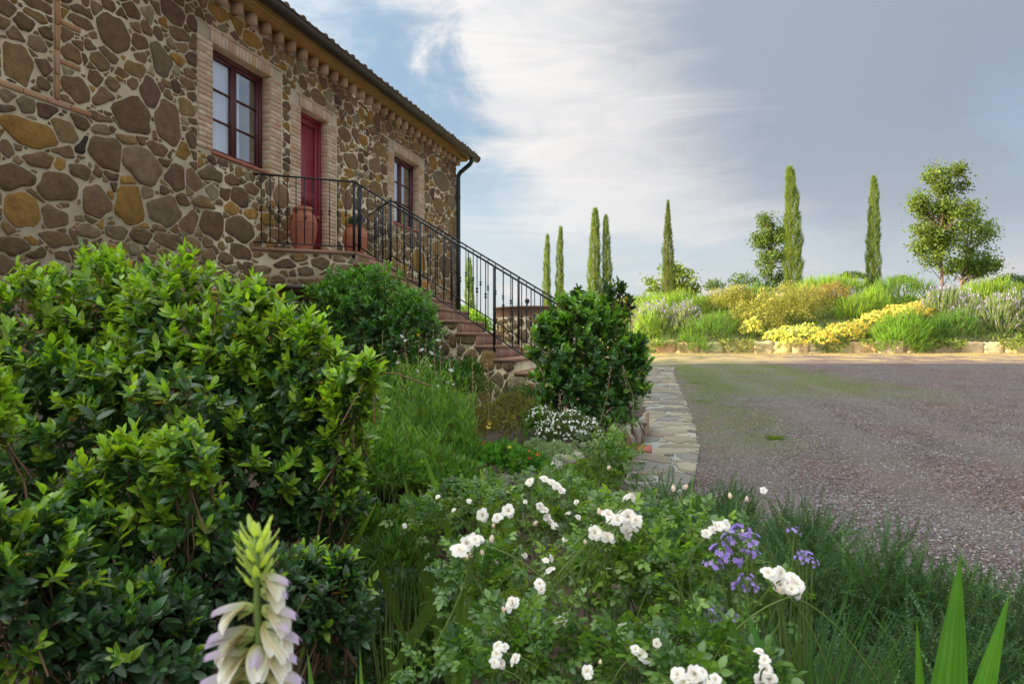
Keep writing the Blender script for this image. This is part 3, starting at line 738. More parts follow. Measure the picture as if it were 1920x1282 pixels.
# roof
tn = math.tan(math.radians(17)); ED = .40; EZ = EAVE+.265
def rm(s, q, h): # q metres up the slope from the eaves edge
    return fm(s, EZ+q*math.sin(math.radians(17))+h*.956, ED-q*.956-h*.29)
b = Buf(); LR = (HW/2+.25+ED)/.956
for a_, c_ in ((0, LR),):
    b.add([rm(S_BEG-.3, 0, 0), rm(S_END+.3, 0, 0), rm(S_END+.3, LR, 0), rm(S_BEG-.3, LR, 0), rm(S_BEG-.3, 0, -.03), rm(S_END+.3, 0, -.03), rm(S_END+.3, LR, -.03), rm(S_BEG-.3, LR, -.03)], BOXF.copy(), (0.28, .15, .09))
rd = -HW/2-.25; rz = EZ+LR*math.sin(math.radians(17))
b.add([fm(S_BEG-.3, rz, rd), fm(S_END+.3, rz, rd), fm(S_END+.3, EZ, 2*rd-ED), fm(S_BEG-.3, EZ, 2*rd-ED), fm(S_BEG-.3, rz-.04, rd), fm(S_END+.3, rz-.04, rd), fm(S_END+.3, EZ-.04, 2*rd-ED), fm(S_BEG-.3, EZ-.04, 2*rd-ED)], BOXF.copy()[:, ::-1], (0.28, .15, .09))
roof = b.build('roof', M['tile'], house)
tms = []
for kk in range(6):
    b = Buf(); n = 7; c0 = np.array([(0.30, .17, .10), (.36, .21, .13), (.25, .16, .11), (.33, .18, .10), (.22, .17, .12), (.38, .25, .17)][kk]); v = []
    for q, r in ((0, .092), (.42, .078)):
        for dr_ in (0, .014):
            for k in range(n+1): th = PI*k/n; v.append((math.cos(th)*(r-dr_), q, math.sin(th)*(r-dr_)*.95))
    m_ = n+1; f = []
    for k in range(n):
        f += [[k, k+1, 2*m_+k+1, 2*m_+k], [m_+k+1, m_+k, 3*m_+k, 3*m_+k+1], [k+1, k, m_+k, m_+k+1], [2*m_+k, 2*m_+k+1, 3*m_+k+1, 3*m_+k]]
    b.add(v, np.array(f), c0); tms.append(b.mesh('roof_tile', M['tile'], True))
s = 5.0
while s < S_END+.30:
    for row in range(2):
        o = link('roof_tile', tms[rf.randrange(6)], roof, rm(s+rf.uniform(-.008, .008), -0.05+row*.37+rf.uniform(-.03, .02), .004+rf.uniform(0, .012)), (math.radians(17+2), 0, FROT+PI/2-PI/2+rf.uniform(-.03, .03)+0))
        o.rotation_euler = (math.radians(15), rf.uniform(-.05, .05), FROT+rf.uniform(-.03, .03))
    s += 0.205

# ------------------------------------------------------------------ staircase with landing
Zl = CAMZ+1.335
A_ = np.array([-3.65, 9.6]); B_ = np.array([-2.33, 10.11]); C_ = np.array([-2.03, 11.42]); D_ = np.array([-2.69, 12.83]); F_ = np.array([-.224, 8.96]); G_ = np.array([.10, 10.4])
E_ = np.array([X0F+.297*9.62-.1, 9.62])
stair = thing('stone_staircase', 'outside stone staircase with terracotta treads rising to the red door landing', 'staircase')
def prism(b, pts, z0, z1, col=(.5, .5, .5)):
    n = len(pts); v = [(p[0], p[1], z0) for p in pts]+[(p[0], p[1], z1) for p in pts]
    b.add(v, [list(range(n))[::-1], list(range(n, 2*n))]+[[i, (i+1) % n, n+(i+1) % n, n+i] for i in range(n)], col)
Ain = A_+np.array([-.12, -.0]); Din = D_+np.array([-.12, 0])
def outn(p, q): d = unit(q-p); return np.array([d[1], -d[0]])
nAB, nBF = outn(A_, B_), outn(B_, F_)
b = Buf(); prism(b, [Ain, A_+nAB*.03, B_+nAB*.03+nBF*.02, C_+np.array([.02, 0]), D_, Din], Zl-.05, Zl); land = b.build('landing_slab', M['coping'], stair)
b = Buf(); prism(b, [Ain, A_, B_, C_, D_, Din], CAMZ+.80, Zl-.05); lw = b.build('landing_wall', M['mortar'], stair)
def edge_map(p, q):
    d = unit(q-p); n = outn(p, q)
    return lambda u, v, e: (p[0]+d[0]*u+n[0]*e, p[1]+d[1]*u+n[1]*e, v)
LAB = float(np.linalg.norm(B_-A_)); rs = random.Random(4)
z0, z1 = CAMZ+.83, Zl-.055
ok = lambda u, v, r: r*.6 < u < LAB-r*.6 and z0+r*.5 < v < z1-r*.5
def boxclip(u0, u1, v0, v1):
    def f(poly, u, v):
        for n in ((-1, 0, -u0), (1, 0, u1), (0, -1, -v0), (0, 1, v1)):
            poly = clip_poly(poly, *n)
            if len(poly) < 3: return None
        return poly
    return f
S = pack(0, LAB, z0, z1, ok, [(.085, 14), (.06, 30), (.035, 40)], asp=2.0, rnd=rs)
lay_stones(S, cell_polys(S, .022, boxclip(.01, LAB-.01, z0, z1), rnd=rs), edge_map(A_, B_), lw, 60, lambda s, r: r.uniform(.012, .028), pal='DDGGRCLC')
b = Buf(); q = edge_map(A_, B_); o0 = np.array(q(-.05, CAMZ+.765, -.1)); box(b, o0, np.array([*(unit(B_-A_)*(LAB+.1)), 0]), np.array([*(-nAB*-.14), 0]), (0, 0, .045)); b.build('steel_lintel', M['gutter'], stair)
# flight
NS = 14; RS = .172
Nn = [B_+(F_-B_)*i/8 for i in range(NS+1)]; Mm = [C_+(G_-C_)*i/8 for i in range(NS+1)]
b = Buf()
for i in range(1, NS+1): prism(b, [Nn[i-1], Nn[i], Mm[i], Mm[i-1]], 0.0 if i > 1 else 0, Zl-RS*i-.045)
prism(b, [B_+np.array([-.02, 0])-nBF*.35, B_, C_, C_-np.array([.35, 0])], 0, Zl-.06)
sw = b.build('side_wall', M['mortar'], stair)
LB = float(np.linalg.norm(F_-B_))/8
def top(u): return Zl-RS*(max(0, int(u/LB))+1)-.05
ok = lambda u, v, r: 0.02+r*.6 < u < LB*NS-r*.5 and v < min(top(u), top(u+r*.9))-r*.55 and v > .3
def sclip(poly, u, v):
    us = [p[0] for p in poly]; t_ = min(top(u), top(min(max(us), u+.8*(max(us)-u))))
    poly = clip_poly(poly, 0, 1, t_-.006)
    if len(poly) >= 3: poly = clip_poly(poly, -1, 0, -0.01)
    return poly if len(poly) >= 3 else None
S = pack(0, LB*NS, .3, Zl-.2, ok, [(.17, 8), (.12, 34), (.08, 90), (.05, 160), (.03, 260)], asp=1.5, rnd=rs)
lay_stones(S, cell_polys(S, .016, sclip, rnd=rs), edge_map(B_, F_), sw, 150, lambda s, r: r.uniform(.012, .03), pal='DDGGRCCL')
BC3 = [(0.36, .20, .14), (.32, .17, .12), (.40, .24, .17), (.29, .16, .12), (.38, .2, .13)]
for i in range(1, NS+1):
    zt = Zl-RS*i; p0, p1, q1, q0 = Nn[i-1], Nn[i], Mm[i], Mm[i-1]; fwd = unit(p1-p0)
    b = Buf(); prism(b, [p0+nBF*.028, p1+fwd*.03+nBF*.028, q1+fwd*.03, q0], zt-.045, zt); st = b.build('step', M['coping'], stair)
    # bricks on end along the riser below the tread above
    w_ = float(np.linalg.norm(q0-p0)); dirv = unit(q0-p0); n = 14; rot = math.atan2(dirv[1], dirv[0]); B = Bricker(st, False)
    if i <= 9:
        for k in range(n):
            L_ = p0+dirv*(w_*k/n)+fwd*.004
            B.put(w_/n-.008, RS-.052, .014, (L_[0], L_[1], zt+.003), rot, BC3)

# ------------------------------------------------------------------ railings
_bal = {}
def baluster_mesh(h):
    key = round(h, 2)
    if key not in _bal:
        b = Buf(); tube(b, [(0, 0, 0), (0, 0, h)], .0075, 5)
        b2 = Buf()
        for z, r in ((h*.5-.02, .019), (h*.5+.02, .019)): lathe(b2, [(.004, z-r), (r*.8, z-r*.6), (r, z), (r*.8, z+r*.6), (.004, z+r)], (0, 0, 0), 8)
        _bal[key] = (b.mesh('baluster', M['iron'], True), b2.mesh('collar', M['iron'], True))
    return _bal[key]
def railing(label, runs, posts):
    t_ = thing('iron_railing', label, 'railing', 'wrought iron railings of the outside stairs')
    for pts, n, hb, ht in runs:
        p0, p1 = np.array(pts[0]), np.array(pts[1])
        for h, r_, nm in ((ht, .014, 'handrail'), (hb, .0095, 'bottom_rail')):
            b = Buf(); tube(b, [p0+[0, 0, h], p1+[0, 0, h]], r_, 6); b.build(nm, M['iron'], t_, True)
        for k in range(n):
            q = p0+(p1-p0)*(k+1)/(n+1); ma, mb = baluster_mesh(ht-hb)
            o = link('baluster', ma, t_, q+[0, 0, hb]); link('collar', mb, o)
    for (x_, y_, z_), za, zb in posts:
        b = Buf(); tube(b, [(x_, y_, z_+za), (x_, y_, z_+zb)], .021, 6); b.build('post', M['iron'], t_, True)
    return t_
def z3(p, z): return (p[0], p[1], z)
off = nBF*.015
Nz = lambda i: (*(B_+(F_-B_)*i/8+off), Zl-RS*i)
Mz = lambda i: (*(C_+(G_-C_)*i/8), Zl-RS*i)
railing('black iron railing along the landing front and the near side of the steps',
        [((z3(A_+nAB*.0, Zl), z3(B_+off, Zl)), 11, .07, 1.03), ((Nz(0), Nz(4)), 8, .12, 1.03), ((Nz(4), Nz(8)), 8, .12, 1.03), ((Nz(8), Nz(12.5)), 9, .12, 1.03)],
        [(Nz(0), -.10, 1.04), (Nz(.33), .05, 1.0), (Nz(4), -.05, 1.04), (Nz(8), -.08, 1.04), (Nz(12.3), -.1, 1.04)])
railing('black iron railing on the far side of the steps, turning in to the wall',
        [((z3(D_+np.array([-.02, 0]), Zl), z3(C_, Zl)), 9, .07, 1.03), ((Mz(0), Mz(4)), 8, .12, 1.03), ((Mz(4), Mz(8)), 8, .12, 1.03), ((Mz(8), Mz(12.5)), 9, .12, 1.03)],
        [(Mz(0), 0, 1.07), (Mz(4), 0, 1.04), (Mz(8), 0, 1.04), (Mz(12.3), 0, 1.04)])

# ------------------------------------------------------------------ urns on the landing
u = thing('terracotta_urn', 'tall empty terracotta urn in front of the red door', 'urn')
ux, uy = -3.14+.02, 10.2
b = Buf(); lathe(b, [(.001, .0), (.13, 0), (.14, .02), (.135, .05), (.175, .18), (.205, .33), (.207, .42), (.19, .52), (.15, .585), (.135, .60), (.15, .615), (.155, .64), (.142, .665), (.125, .668), (.12, .60), (.001, .55)], (ux, uy, Zl), 32)
body = b.build('urn_body', M['terracotta'], u, True)
for z, r in ((.19, .181), (.34, .2085), (.43, .2095)): b = Buf(); lathe(b, [(r-.004, z-.010), (r+.005, z), (r-.004, z+.010)], (ux, uy, Zl), 32); b.build('raised_band', M['terracotta'], body, True)
for a in (-2.15, -1.1, .2): b = Buf(); c_ = np.array([ux+.197*math.cos(a), uy+.197*math.sin(a), Zl+.50]); tube(b, [c_+[0, 0, .045], c_+[.03*math.cos(a), .03*math.sin(a), .02], c_+[.012*math.cos(a), .012*math.sin(a), -.04]], [.016, .02, .012], 7); b.build('handle', M['terracotta'], u, True)
u = thing('terracotta_pot', 'rounded terracotta pot of purple flowers at the head of the steps', 'pot')
ux, uy = -2.46, 10.72
b = Buf(); lathe(b, [(.001, 0), (.12, 0), (.125, .02), (.165, .12), (.19, .24), (.192, .31), (.165, .42), (.135, .455), (.148, .47), (.15, .49), (.13, .497), (.12, .46), (.001, .45)], (ux, uy, Zl), 32)
body = b.build('pot_body', M['terracotta'], u, True)
for z, r in ((.13, .17), (.30, .194)): b = Buf(); lathe(b, [(r-.004, z-.010), (r+.004, z), (r-.004, z+.010)], (ux, uy, Zl), 32); b.build('raised_band', M['terracotta'], body, True)
N = 420; d = rdir(N); d[:, 2] = np.abs(d[:, 2]); T = np.array([ux, uy, Zl+.49])+d*np.array([.15, .15, .13])*rng.uniform(.3, 1, (N, 1))
pf = thing('trailing_lobelia', 'clump of deep purple flowers growing in the terracotta pot', 'flowers')
b = Buf(); b.inst(*DIA, frames(d+rdir(N)*.5), T, jitcol((.05, .10, .03), N), rng.uniform(.03, .05, N)); b.build('foliage', M['soft'], pf, kind='stuff')
N = 130; d = rdir(N); d[:, 2] = np.abs(d[:, 2]); T = np.array([ux+.04, uy-.03, Zl+.51])+d*np.array([.13, .13, .12])
b = Buf(); b.inst(*DIA, frames(rdir(N)), T, jitcol((.10, .03, .28), N), rng.uniform(.02, .035, N)); b.build('blossom', M['petal'], pf, kind='stuff')

# ------------------------------------------------------------------ round stone cistern behind the steps
cst = thing('round_stone_cistern', 'round stone cistern with brick rim and small iron knob behind the steps', 'cistern')
cx, cy, cr, ct = 0.78, 20.5, 1.30, CAMZ+1.02
b = Buf(); lathe(b, [(cr, 0), (cr, ct-.30), (cr-.02, ct-.30)], (cx, cy, 0), 40); cw = b.build('round_wall', M['mortar'], cst, True)
mp = lambda u, v, d: (cx+(cr+d)*math.sin(u/cr), cy-(cr+d)*math.cos(u/cr), v)
S = pack(-2.1, 2.1, .5, ct-.31, lambda u, v, r: v < ct-.31-r*.6, [(.16, 30), (.10, 80), (.06, 90)], asp=1.4, rnd=rs)
lay_stones(S, cell_polys(S, .03, boxclip(-2.1, 2.1, .4, ct-.31), rnd=rs), mp, cw, 110, lambda s, r: .025, pal='DDGGRC')
b = Buf(); lathe(b, [(cr+.005, ct-.30), (cr+.012, ct-.05), (cr+.06, ct-.045), (cr+.06, ct), (cr-.2, ct+.01), (cr-.2, ct-.1)], (cx, cy, 0), 40); b.build('brick_rim', M['coping'], cst, True)
b = Buf(); lathe(b, [(.02, 0), (.02, .06), (.055, .09), (.07, .14), (.055, .19), (.001, .21)], (cx-.35, cy-1.15, ct), 12); b.build('iron_knob', M['iron'], cst, True)

# ------------------------------------------------------------------ planting beds
BW = [(-.9, 4.9), (-.25, 5.0), (.12, 5.14), (.45, 5.8), (.69, 6.34), (.98, 6.96), (1.35, 8.05), (1.74, 9.1), (1.95, 9.9), (1.6, 10.6)]     # top of the low stone wall, curving along the path
bed = sheet('raised_bed_soil', [(-6.2, 4.9)]+BW+[(.4, 11.2), (-2.0, 11.5), (-3.4, 10.4), (-5.2, 5.2)], lambda x, y: .56+.02*(y-5), M['soil'], label='dark soil of the raised bed below the stone steps')
FB = [(-6.0, -1.5), (6.0, -1.5), (3.2, 2.0), (2.5, 2.75), (2.0, 3.7), (1.72, 4.2), (1.25, 5.2), (.98, 5.6), (.55, 5.25), (.1, 5.0), (-6.0, 4.8)]
fb = sheet('garden_soil', FB, lambda x, y: gz(y)+.035, M['soil'], label='dark garden soil and leaf litter under the roses')
N = 5200; x = rng.uniform(-2.6, 2.6, N); y = rng.uniform(.9, 5.1, N); k = x < 0.3+.0*y+1.4*(5.4-y)/3+.3
b = Buf(); T = np.stack([x, y, gz(y)+.045+rng.random(N)*.02], 1)[k]; n_ = len(T)
D = rdir(n_); D[:, 2] *= .25
b.inst(*DIA, frames(D, rng.uniform(-.6, .6, n_)), T, jitcol((.12, .07, .035), n_, .6, .2), rng.uniform(.012, .05, n_)[:, None]*np.array([[.5, 1, 1]]))
o = b.build('leaf_litter', M['soft'], kind='stuff'); o['label'] = 'dry brown leaf litter lying on the soil'; o['category'] = 'leaf litter'

# low retaining wall of the bed: rough pale stones, then brick edging
rw = thing('low_retaining_wall', 'low rough stone wall with pale cap stones holding the bed beside the path', 'wall')
pts = np.array(BW[1:]); seg = np.hypot(*(pts[1:]-pts[:-1]).T); cum = np.concatenate([[0], np.cumsum(seg)])
def along(u):
    q = np.array([np.interp(u, cum, pts[:, 0]), np.interp(u, cum, pts[:, 1])]); q2 = np.array([np.interp(u+.05, cum, pts[:, 0]), np.interp(u+.05, cum, pts[:, 1])]); q1 = np.array([np.interp(u-.05, cum, pts[:, 0]), np.interp(u-.05, cum, pts[:, 1])])
    d = unit(q2-q1); return q, d, np.array([d[1], -d[0]])
b = Buf(); us = np.linspace(0, cum[-1], 40); v = []
for u_ in us:
    q, d, n = along(u_)
    for e, z in ((-.16, 0), (-.16, .58), (.0, .57), (.02, 0)): v.append((q[0]+n[0]*e, q[1]+n[1]*e, z))
b.add(v, np.array([[i*4+j, i*4+j+1, i*4+5+j, i*4+4+j] for i in range(39) for j in range(3)])); core = b.build('wall_core', M['mortar'], rw)
def wmap(u, v, e): q, d, n = along(u); return (q[0]+n[0]*(e+.02), q[1]+n[1]*(e+.02), v)
UB = float(cum[6])
S = pack(0, UB, .12, .56, lambda u, v, r: .12+r*.5 < v < .55-r*.4, [(.14, 12), (.09, 40), (.05, 70)], asp=1.2, rnd=rs)
STC.update({'t': (.34, .25, .17), 'u': (.42, .36, .29), 'v': (.24, .16, .11)})
lay_stones(S, cell_polys(S, .025, boxclip(0, UB, .1, .56), rnd=rs), wmap, core, 130, lambda s, r: r.uniform(.02, .045), pal='ttuvvC')
u_ = .1
while u_ < UB:
    L_ = rs.uniform(.16, .30); q, d, n = along(u_+L_/2); v = []
    K = 9
    for s_, z in ((1, .0), (1.02, .035), (.75, .06)):
        for k in range(K): th = 2*PI*k/K; rr = s_*rs.uniform(.9, 1.08); v.append((q[0]+d[0]*L_/2*rr*math.cos(th)+n[0]*(.10*rr*math.sin(th)-.06), q[1]+d[1]*L_/2*rr*math.cos(th)+n[1]*(.10*rr*math.sin(th)-.06), .555+z))
    b = Buf(); c0 = stcol('u', rs); b.add(v, np.array([[i*K+j, i*K+(j+1) % K, (i+1)*K+(j+1) % K, (i+1)*K+j] for i in range(2) for j in range(K)]), c0); b.f.append(np.array([list(range(2*K, 3*K))]))
    b.build('cap_stone', M['flag'], rw); u_ += L_+.015
u_ = UB
while u_ < cum[-1]-.1:
    q, d, n = along(u_); B = Bricker(rw, False); B.put(.055, .62-.05*(u_-UB), .11, (q[0]+n[0]*-.07, q[1]+n[1]*-.07, 0.02), math.atan2(d[1], d[0]), [(0.36, .24, .17), (.42, .28, .20), (.31, .19, .13), (.38, .26, .2), (.33, .2, .15)]); u_ += .064

# ------------------------------------------------------------------ plant builders
def leaf_parts(parent, mats_, n, R, T, cols, S, template, name='leaf'):
    """single leaves as parts, sharing a few meshes"""
    key = []
    for k in range(8):
        b = Buf(); b.add(template[0], template[1], cols[rng.integers(len(cols))]); key.append(b.mesh(name, mats_, True))
    tone = np.array([np.array(m_.color_attributes['Col'].data[0].color[:3]) for m_ in key])
    from mathutils import Matrix
    for i in range(n):
        k = int(np.argmin(((tone-cols[i])**2).sum(1)))
        o = bpy.data.objects.new(name, key[k]); C.objects.link(o); o.parent = parent
        m4 = np.eye(4); m4[:3, :3] = R[i]*S[i]; m4[:3, 3] = T[i]; o.matrix_world = Matrix(m4.tolist())
def ell_points(lobes, N, bias=.5, upper=-.6, holes=0.0):
    """points in ellipsoids (centre, radii), pressed to the surface, with outward directions"""
    w_ = np.array([l[1][0]*l[1][2] for l in lobes]); w_ = w_/w_.sum()
    k = rng.choice(len(lobes), N, p=w_); c0 = np.array([l[0] for l in lobes])[k]; r0 = np.array([l[1] for l in lobes])[k]
    d = rdir(N); low = d[:, 2] < upper; d[low, 2] *= -1
    if holes:
        h_ = np.sin(d[:, 0]*6+k*1.7)*np.sin(d[:, 2]*7+k*2.3)+np.sin(d[:, 1]*8+k)*.5; swap = (h_ < -.15) & (rng.random(N) < holes); d[swap] = rdir(int(swap.sum())); d[:, 2] = np.where(d[:, 2] < upper, -d[:, 2], d[:, 2])
    rad = rng.random(N)**(bias/3)
    bump_ = 1+.13*np.sin(d[:, 0]*7+k*2)*np.sin(d[:, 2]*9+k)+.08*np.sin(d[:, 1]*13+k)
    return c0+d*r0*(rad*bump_)[:, None], d, rad
def rosette_shrub(name, label, cat, lobes, base, ntips, leaf_len, cols, nparts=0, group=None, nstems=26, wide=1.0, per=(8, 12), young=.45, matl='leaf', bias=.55, template=LEAF, spread=(.35, 1.25), rootr=.25, upper=-.6):
    t_ = thing(name, label, cat, group)
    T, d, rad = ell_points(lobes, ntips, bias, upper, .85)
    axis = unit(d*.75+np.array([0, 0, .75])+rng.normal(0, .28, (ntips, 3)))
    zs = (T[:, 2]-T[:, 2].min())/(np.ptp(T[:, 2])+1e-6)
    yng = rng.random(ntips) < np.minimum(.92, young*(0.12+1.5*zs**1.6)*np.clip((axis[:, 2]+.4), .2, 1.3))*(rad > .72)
    Rl, Tl, Cl, Sl = [], [], [], []; szr = rng.uniform(.72, 1.12, ntips)
    for q in range(per[1]):
        m_ = rng.random(ntips) < (1 if q < per[0] else .5)
        idx = np.where(m_)[0]; n = len(idx); fr = q/(per[1]-1)
        A = axis[idx]; ref = unit(np.cross(A, rdir(n))); bi = np.cross(A, ref); phi = q*2.4+rng.uniform(-.3, .3, n)+idx
        out = ref*np.cos(phi)[:, None]+bi*np.sin(phi)[:, None]
        ang = (spread[1]-(spread[1]-spread[0])*fr)+rng.normal(0, .14, n)
        D = A*np.cos(ang)[:, None]+out*np.sin(ang)[:, None]
        stem_l = leaf_len*1.15
        Tl.append(T[idx]-A*(stem_l*(1-fr)*.95)[..., None] if False else T[idx]-A*(stem_l*(1-fr)*.95))
        Rl.append(frames(D, rng.normal(0, .25, n), A))
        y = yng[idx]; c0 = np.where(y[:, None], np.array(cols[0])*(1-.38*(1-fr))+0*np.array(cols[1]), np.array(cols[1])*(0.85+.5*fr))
        old = rng.random(n) < (.003 if cat == 'shrub' else .0004); c0 = np.where(old[:, None], np.array([.55, .30, .04]), c0)
        Cl.append(np.clip(c0*(1+rng.uniform(-.28, .28, (n, 1)))*(1+rng.uniform(-.08, .08, (n, 3))), 0, 1))
        Sl.append(leaf_len*(1-.35*fr**2)*rng.uniform(.6, 1.18, n)*szr[idx])
    R = np.concatenate(Rl); T2 = np.concatenate(Tl); Cc = np.concatenate(Cl); S_ = np.concatenate(Sl)
    tv = template[0]*np.array([wide, 1, 1], np.float32)
    if nparts:
        dist = np.linalg.norm(T2-np.array([0, 0, CAMZ]), axis=1)
        px = T2[:, 0]/T2[:, 1]; pz = (T2[:, 2]-CAMZ)/T2[:, 1]
        vis = (np.abs(px) < .74) & (pz > -.49) & (pz < .4)
        score = S_/dist*vis; o_ = np.argsort(-score-1e-9)[:nparts]; rest = np.ones(len(S_), bool); rest[o_] = False
        leaf_parts(t_, M[matl], nparts, R[o_], T2[o_], Cc[o_], S_[o_], (tv, template[1]))
    else: rest = np.ones(len(S_), bool)
    b = Buf(); b.inst(tv, template[1], R[rest], T2[rest], Cc[rest], S_[rest]); b.build('foliage', M[matl], t_, True, 'stuff')
    if nstems:
        b = Buf(); pick = rng.choice(ntips, min(nstems*5, ntips), replace=False); base = np.array(base, float)
        for k, i in enumerate(pick):
            if k < nstems:
                p0 = base+np.array([rng.normal(0, rootr), rng.normal(0, rootr*.6), 0]); p3 = T[i]-axis[i]*leaf_len*.4; p1 = p0+(p3-p0)*.35+[0, 0, .12*abs(p3[2]-p0[2])]; p2 = p3-axis[i]*.25*np.linalg.norm(p3-p0)
                r_ = .0050*(1+np.linalg.norm(p3-p0)*.45)*(leaf_len/.065)**.3
                n = 8; tt = np.linspace(0, 1, n)[:, None]; pth = (1-tt)**3*p0+3*(1-tt)**2*tt*p1+3*(1-tt)*tt**2*p2+tt**3*p3
                tube(b, pth, np.linspace(r_, r_*.3, n), 5, cap=False)
            else:
                L_ = leaf_len*rng.uniform(2.5, 5); tube(b, [T[i]-axis[i]*L_+[0, 0, -L_*.2], T[i]-axis[i]*L_*.5, T[i]-axis[i]*.1*leaf_len], [.0032, .0028, .0018], 4, cap=False)
        b.build('stems', M['twig'], t_, True, 'stuff')
    return t_
def lobe(px, py, rx, ry, Y, dy=None):
    """ellipsoid seen at (px, py) with pixel radii, at distance Y"""
    return (P(px, py, Y), np.array([rx*Y/FPX, dy if dy else rx*Y/FPX*.8, ry*Y/FPX]))
YG = (0.27, 0.43, 0.035); DG = (0.050, 0.112, 0.030)

# the big glossy shrubs in the left foreground
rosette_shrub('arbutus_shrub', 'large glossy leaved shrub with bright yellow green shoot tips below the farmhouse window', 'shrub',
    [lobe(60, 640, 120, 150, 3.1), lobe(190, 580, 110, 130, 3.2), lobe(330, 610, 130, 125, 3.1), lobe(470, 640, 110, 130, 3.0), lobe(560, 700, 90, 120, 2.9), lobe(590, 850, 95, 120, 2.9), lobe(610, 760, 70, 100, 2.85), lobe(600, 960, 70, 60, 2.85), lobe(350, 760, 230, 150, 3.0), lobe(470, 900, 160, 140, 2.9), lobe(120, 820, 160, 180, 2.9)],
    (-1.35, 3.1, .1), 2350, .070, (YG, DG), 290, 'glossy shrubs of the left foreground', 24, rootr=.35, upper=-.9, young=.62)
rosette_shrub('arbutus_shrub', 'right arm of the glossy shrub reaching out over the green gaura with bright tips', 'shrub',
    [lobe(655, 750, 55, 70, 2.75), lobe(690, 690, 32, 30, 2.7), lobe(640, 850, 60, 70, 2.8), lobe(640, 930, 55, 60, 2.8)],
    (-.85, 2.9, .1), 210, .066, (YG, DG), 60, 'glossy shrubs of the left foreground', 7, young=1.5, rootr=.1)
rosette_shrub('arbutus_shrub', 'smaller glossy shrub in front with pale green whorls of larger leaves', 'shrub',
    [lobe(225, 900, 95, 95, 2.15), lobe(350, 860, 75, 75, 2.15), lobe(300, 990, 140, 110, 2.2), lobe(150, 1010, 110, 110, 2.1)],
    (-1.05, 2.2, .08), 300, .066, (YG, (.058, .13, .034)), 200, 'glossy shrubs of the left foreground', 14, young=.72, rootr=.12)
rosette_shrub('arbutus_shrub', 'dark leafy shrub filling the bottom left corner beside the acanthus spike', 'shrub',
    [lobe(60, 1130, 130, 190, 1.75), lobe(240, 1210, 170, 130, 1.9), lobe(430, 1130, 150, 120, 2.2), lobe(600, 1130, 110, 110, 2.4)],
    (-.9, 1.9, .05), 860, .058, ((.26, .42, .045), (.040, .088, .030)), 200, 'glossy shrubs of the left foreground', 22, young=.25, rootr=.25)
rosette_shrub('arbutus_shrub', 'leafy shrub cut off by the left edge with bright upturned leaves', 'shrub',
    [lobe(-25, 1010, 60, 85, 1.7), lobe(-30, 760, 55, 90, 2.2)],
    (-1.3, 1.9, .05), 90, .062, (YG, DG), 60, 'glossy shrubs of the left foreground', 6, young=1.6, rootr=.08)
# clipped dark shrub under the landing and the laurel at the foot of the steps
rosette_shrub('pittosporum_shrub', 'rounded dark green shrub growing against the wall of the stone steps', 'shrub',
    [lobe(695, 640, 130, 135, 8.7), lobe(650, 600, 95, 100, 8.6), lobe(760, 640, 75, 90, 8.6), lobe(680, 545, 50, 50, 8.7)],
    (-1.85, 8.7, .6), 2900, .078, ((.13, .32, .035), (.045, .125, .024)), 0, None, 10, young=.5, per=(7, 9), bias=.5, template=LEAF3, rootr=.3)
rosette_shrub('laurel_shrub', 'dense dark laurel shrub at the foot of the steps beside the path', 'shrub',
    [lobe(1105, 680, 88, 105, 7.3), lobe(1060, 740, 75, 70, 7.2), lobe(1172, 705, 52, 75, 7.3), lobe(1130, 760, 70, 50, 7.2), lobe(1195, 655, 28, 32, 7.3), lobe(1090, 590, 62, 48, 7.3), lobe(1030, 640, 40, 60, 7.3), lobe(1140, 600, 42, 50, 7.4)],
    (.9, 7.3, .6), 1250, .090, ((.17, .34, .04), (.050, .125, .03)), 0, None, 16, young=.6, per=(7, 9), bias=.6, template=LEAF, rootr=.2, wide=1.25)
rosette_shrub('laurel_shrub', 'thin upright laurel shoots standing above the dark laurel shrub', 'shrub',
    [lobe(1080, 560, 22, 22, 7.3), lobe(1152, 548, 22, 24, 7.3), lobe(1178, 570, 20, 22, 7.4)],
    (.9, 7.3, .9), 34, .10, ((.05, .12, .02), (.020, .055, .017)), 0, None, 6, young=.3, per=(8, 10), template=LEAF, rootr=.1)

def sprig_t(nn=54, L=1.0, nl=.105, w_=.011, splay=1.15):
    """rosemary-like shoot of unit length with needle leaves, as triangles"""
    v, f = [], []; r = np.random.default_rng(3)
    for i in range(nn):
        q = (i+.5)/nn; a = i*2.4+r.uniform(-.3, .3); l = nl*(1.15-.75*q)*r.uniform(.8, 1.2); an = splay*(1-.55*q)
        d = np.array([math.cos(a)*math.sin(an), math.cos(an), math.sin(a)*math.sin(an)]); p = np.array([0, q*L, 0]); sd = unit(np.cross(d, [math.sin(a), .3, -math.cos(a)]))*w_
        k = len(v); v += [p-sd*.6, p+sd*.6, p+d*l*.55+sd, p+d*l, p+d*l*.55-sd]; f.append([k, k+1, k+2, k+4]); f.append([k+4, k+2, k+3, k+3])
    v = np.array(v, np.float32); q4 = np.array([x for x in f if x[3] != x[2]]); t3 = np.array([x[:3] for x in f if x[3] == x[2]])
    k = len(v); v = np.vstack([v, [[-.008, 0, 0], [.008, 0, 0], [0, L*.97, .0]]]).astype(np.float32); t3 = np.vstack([t3, [[k, k+1, k+2]]])
    return v, [q4, t3]
SPR = sprig_t(); SPR_S = sprig_t(18, nl=.2, w_=.03); SPR_F = sprig_t(22, nl=.085, w_=.022, splay=1.0)
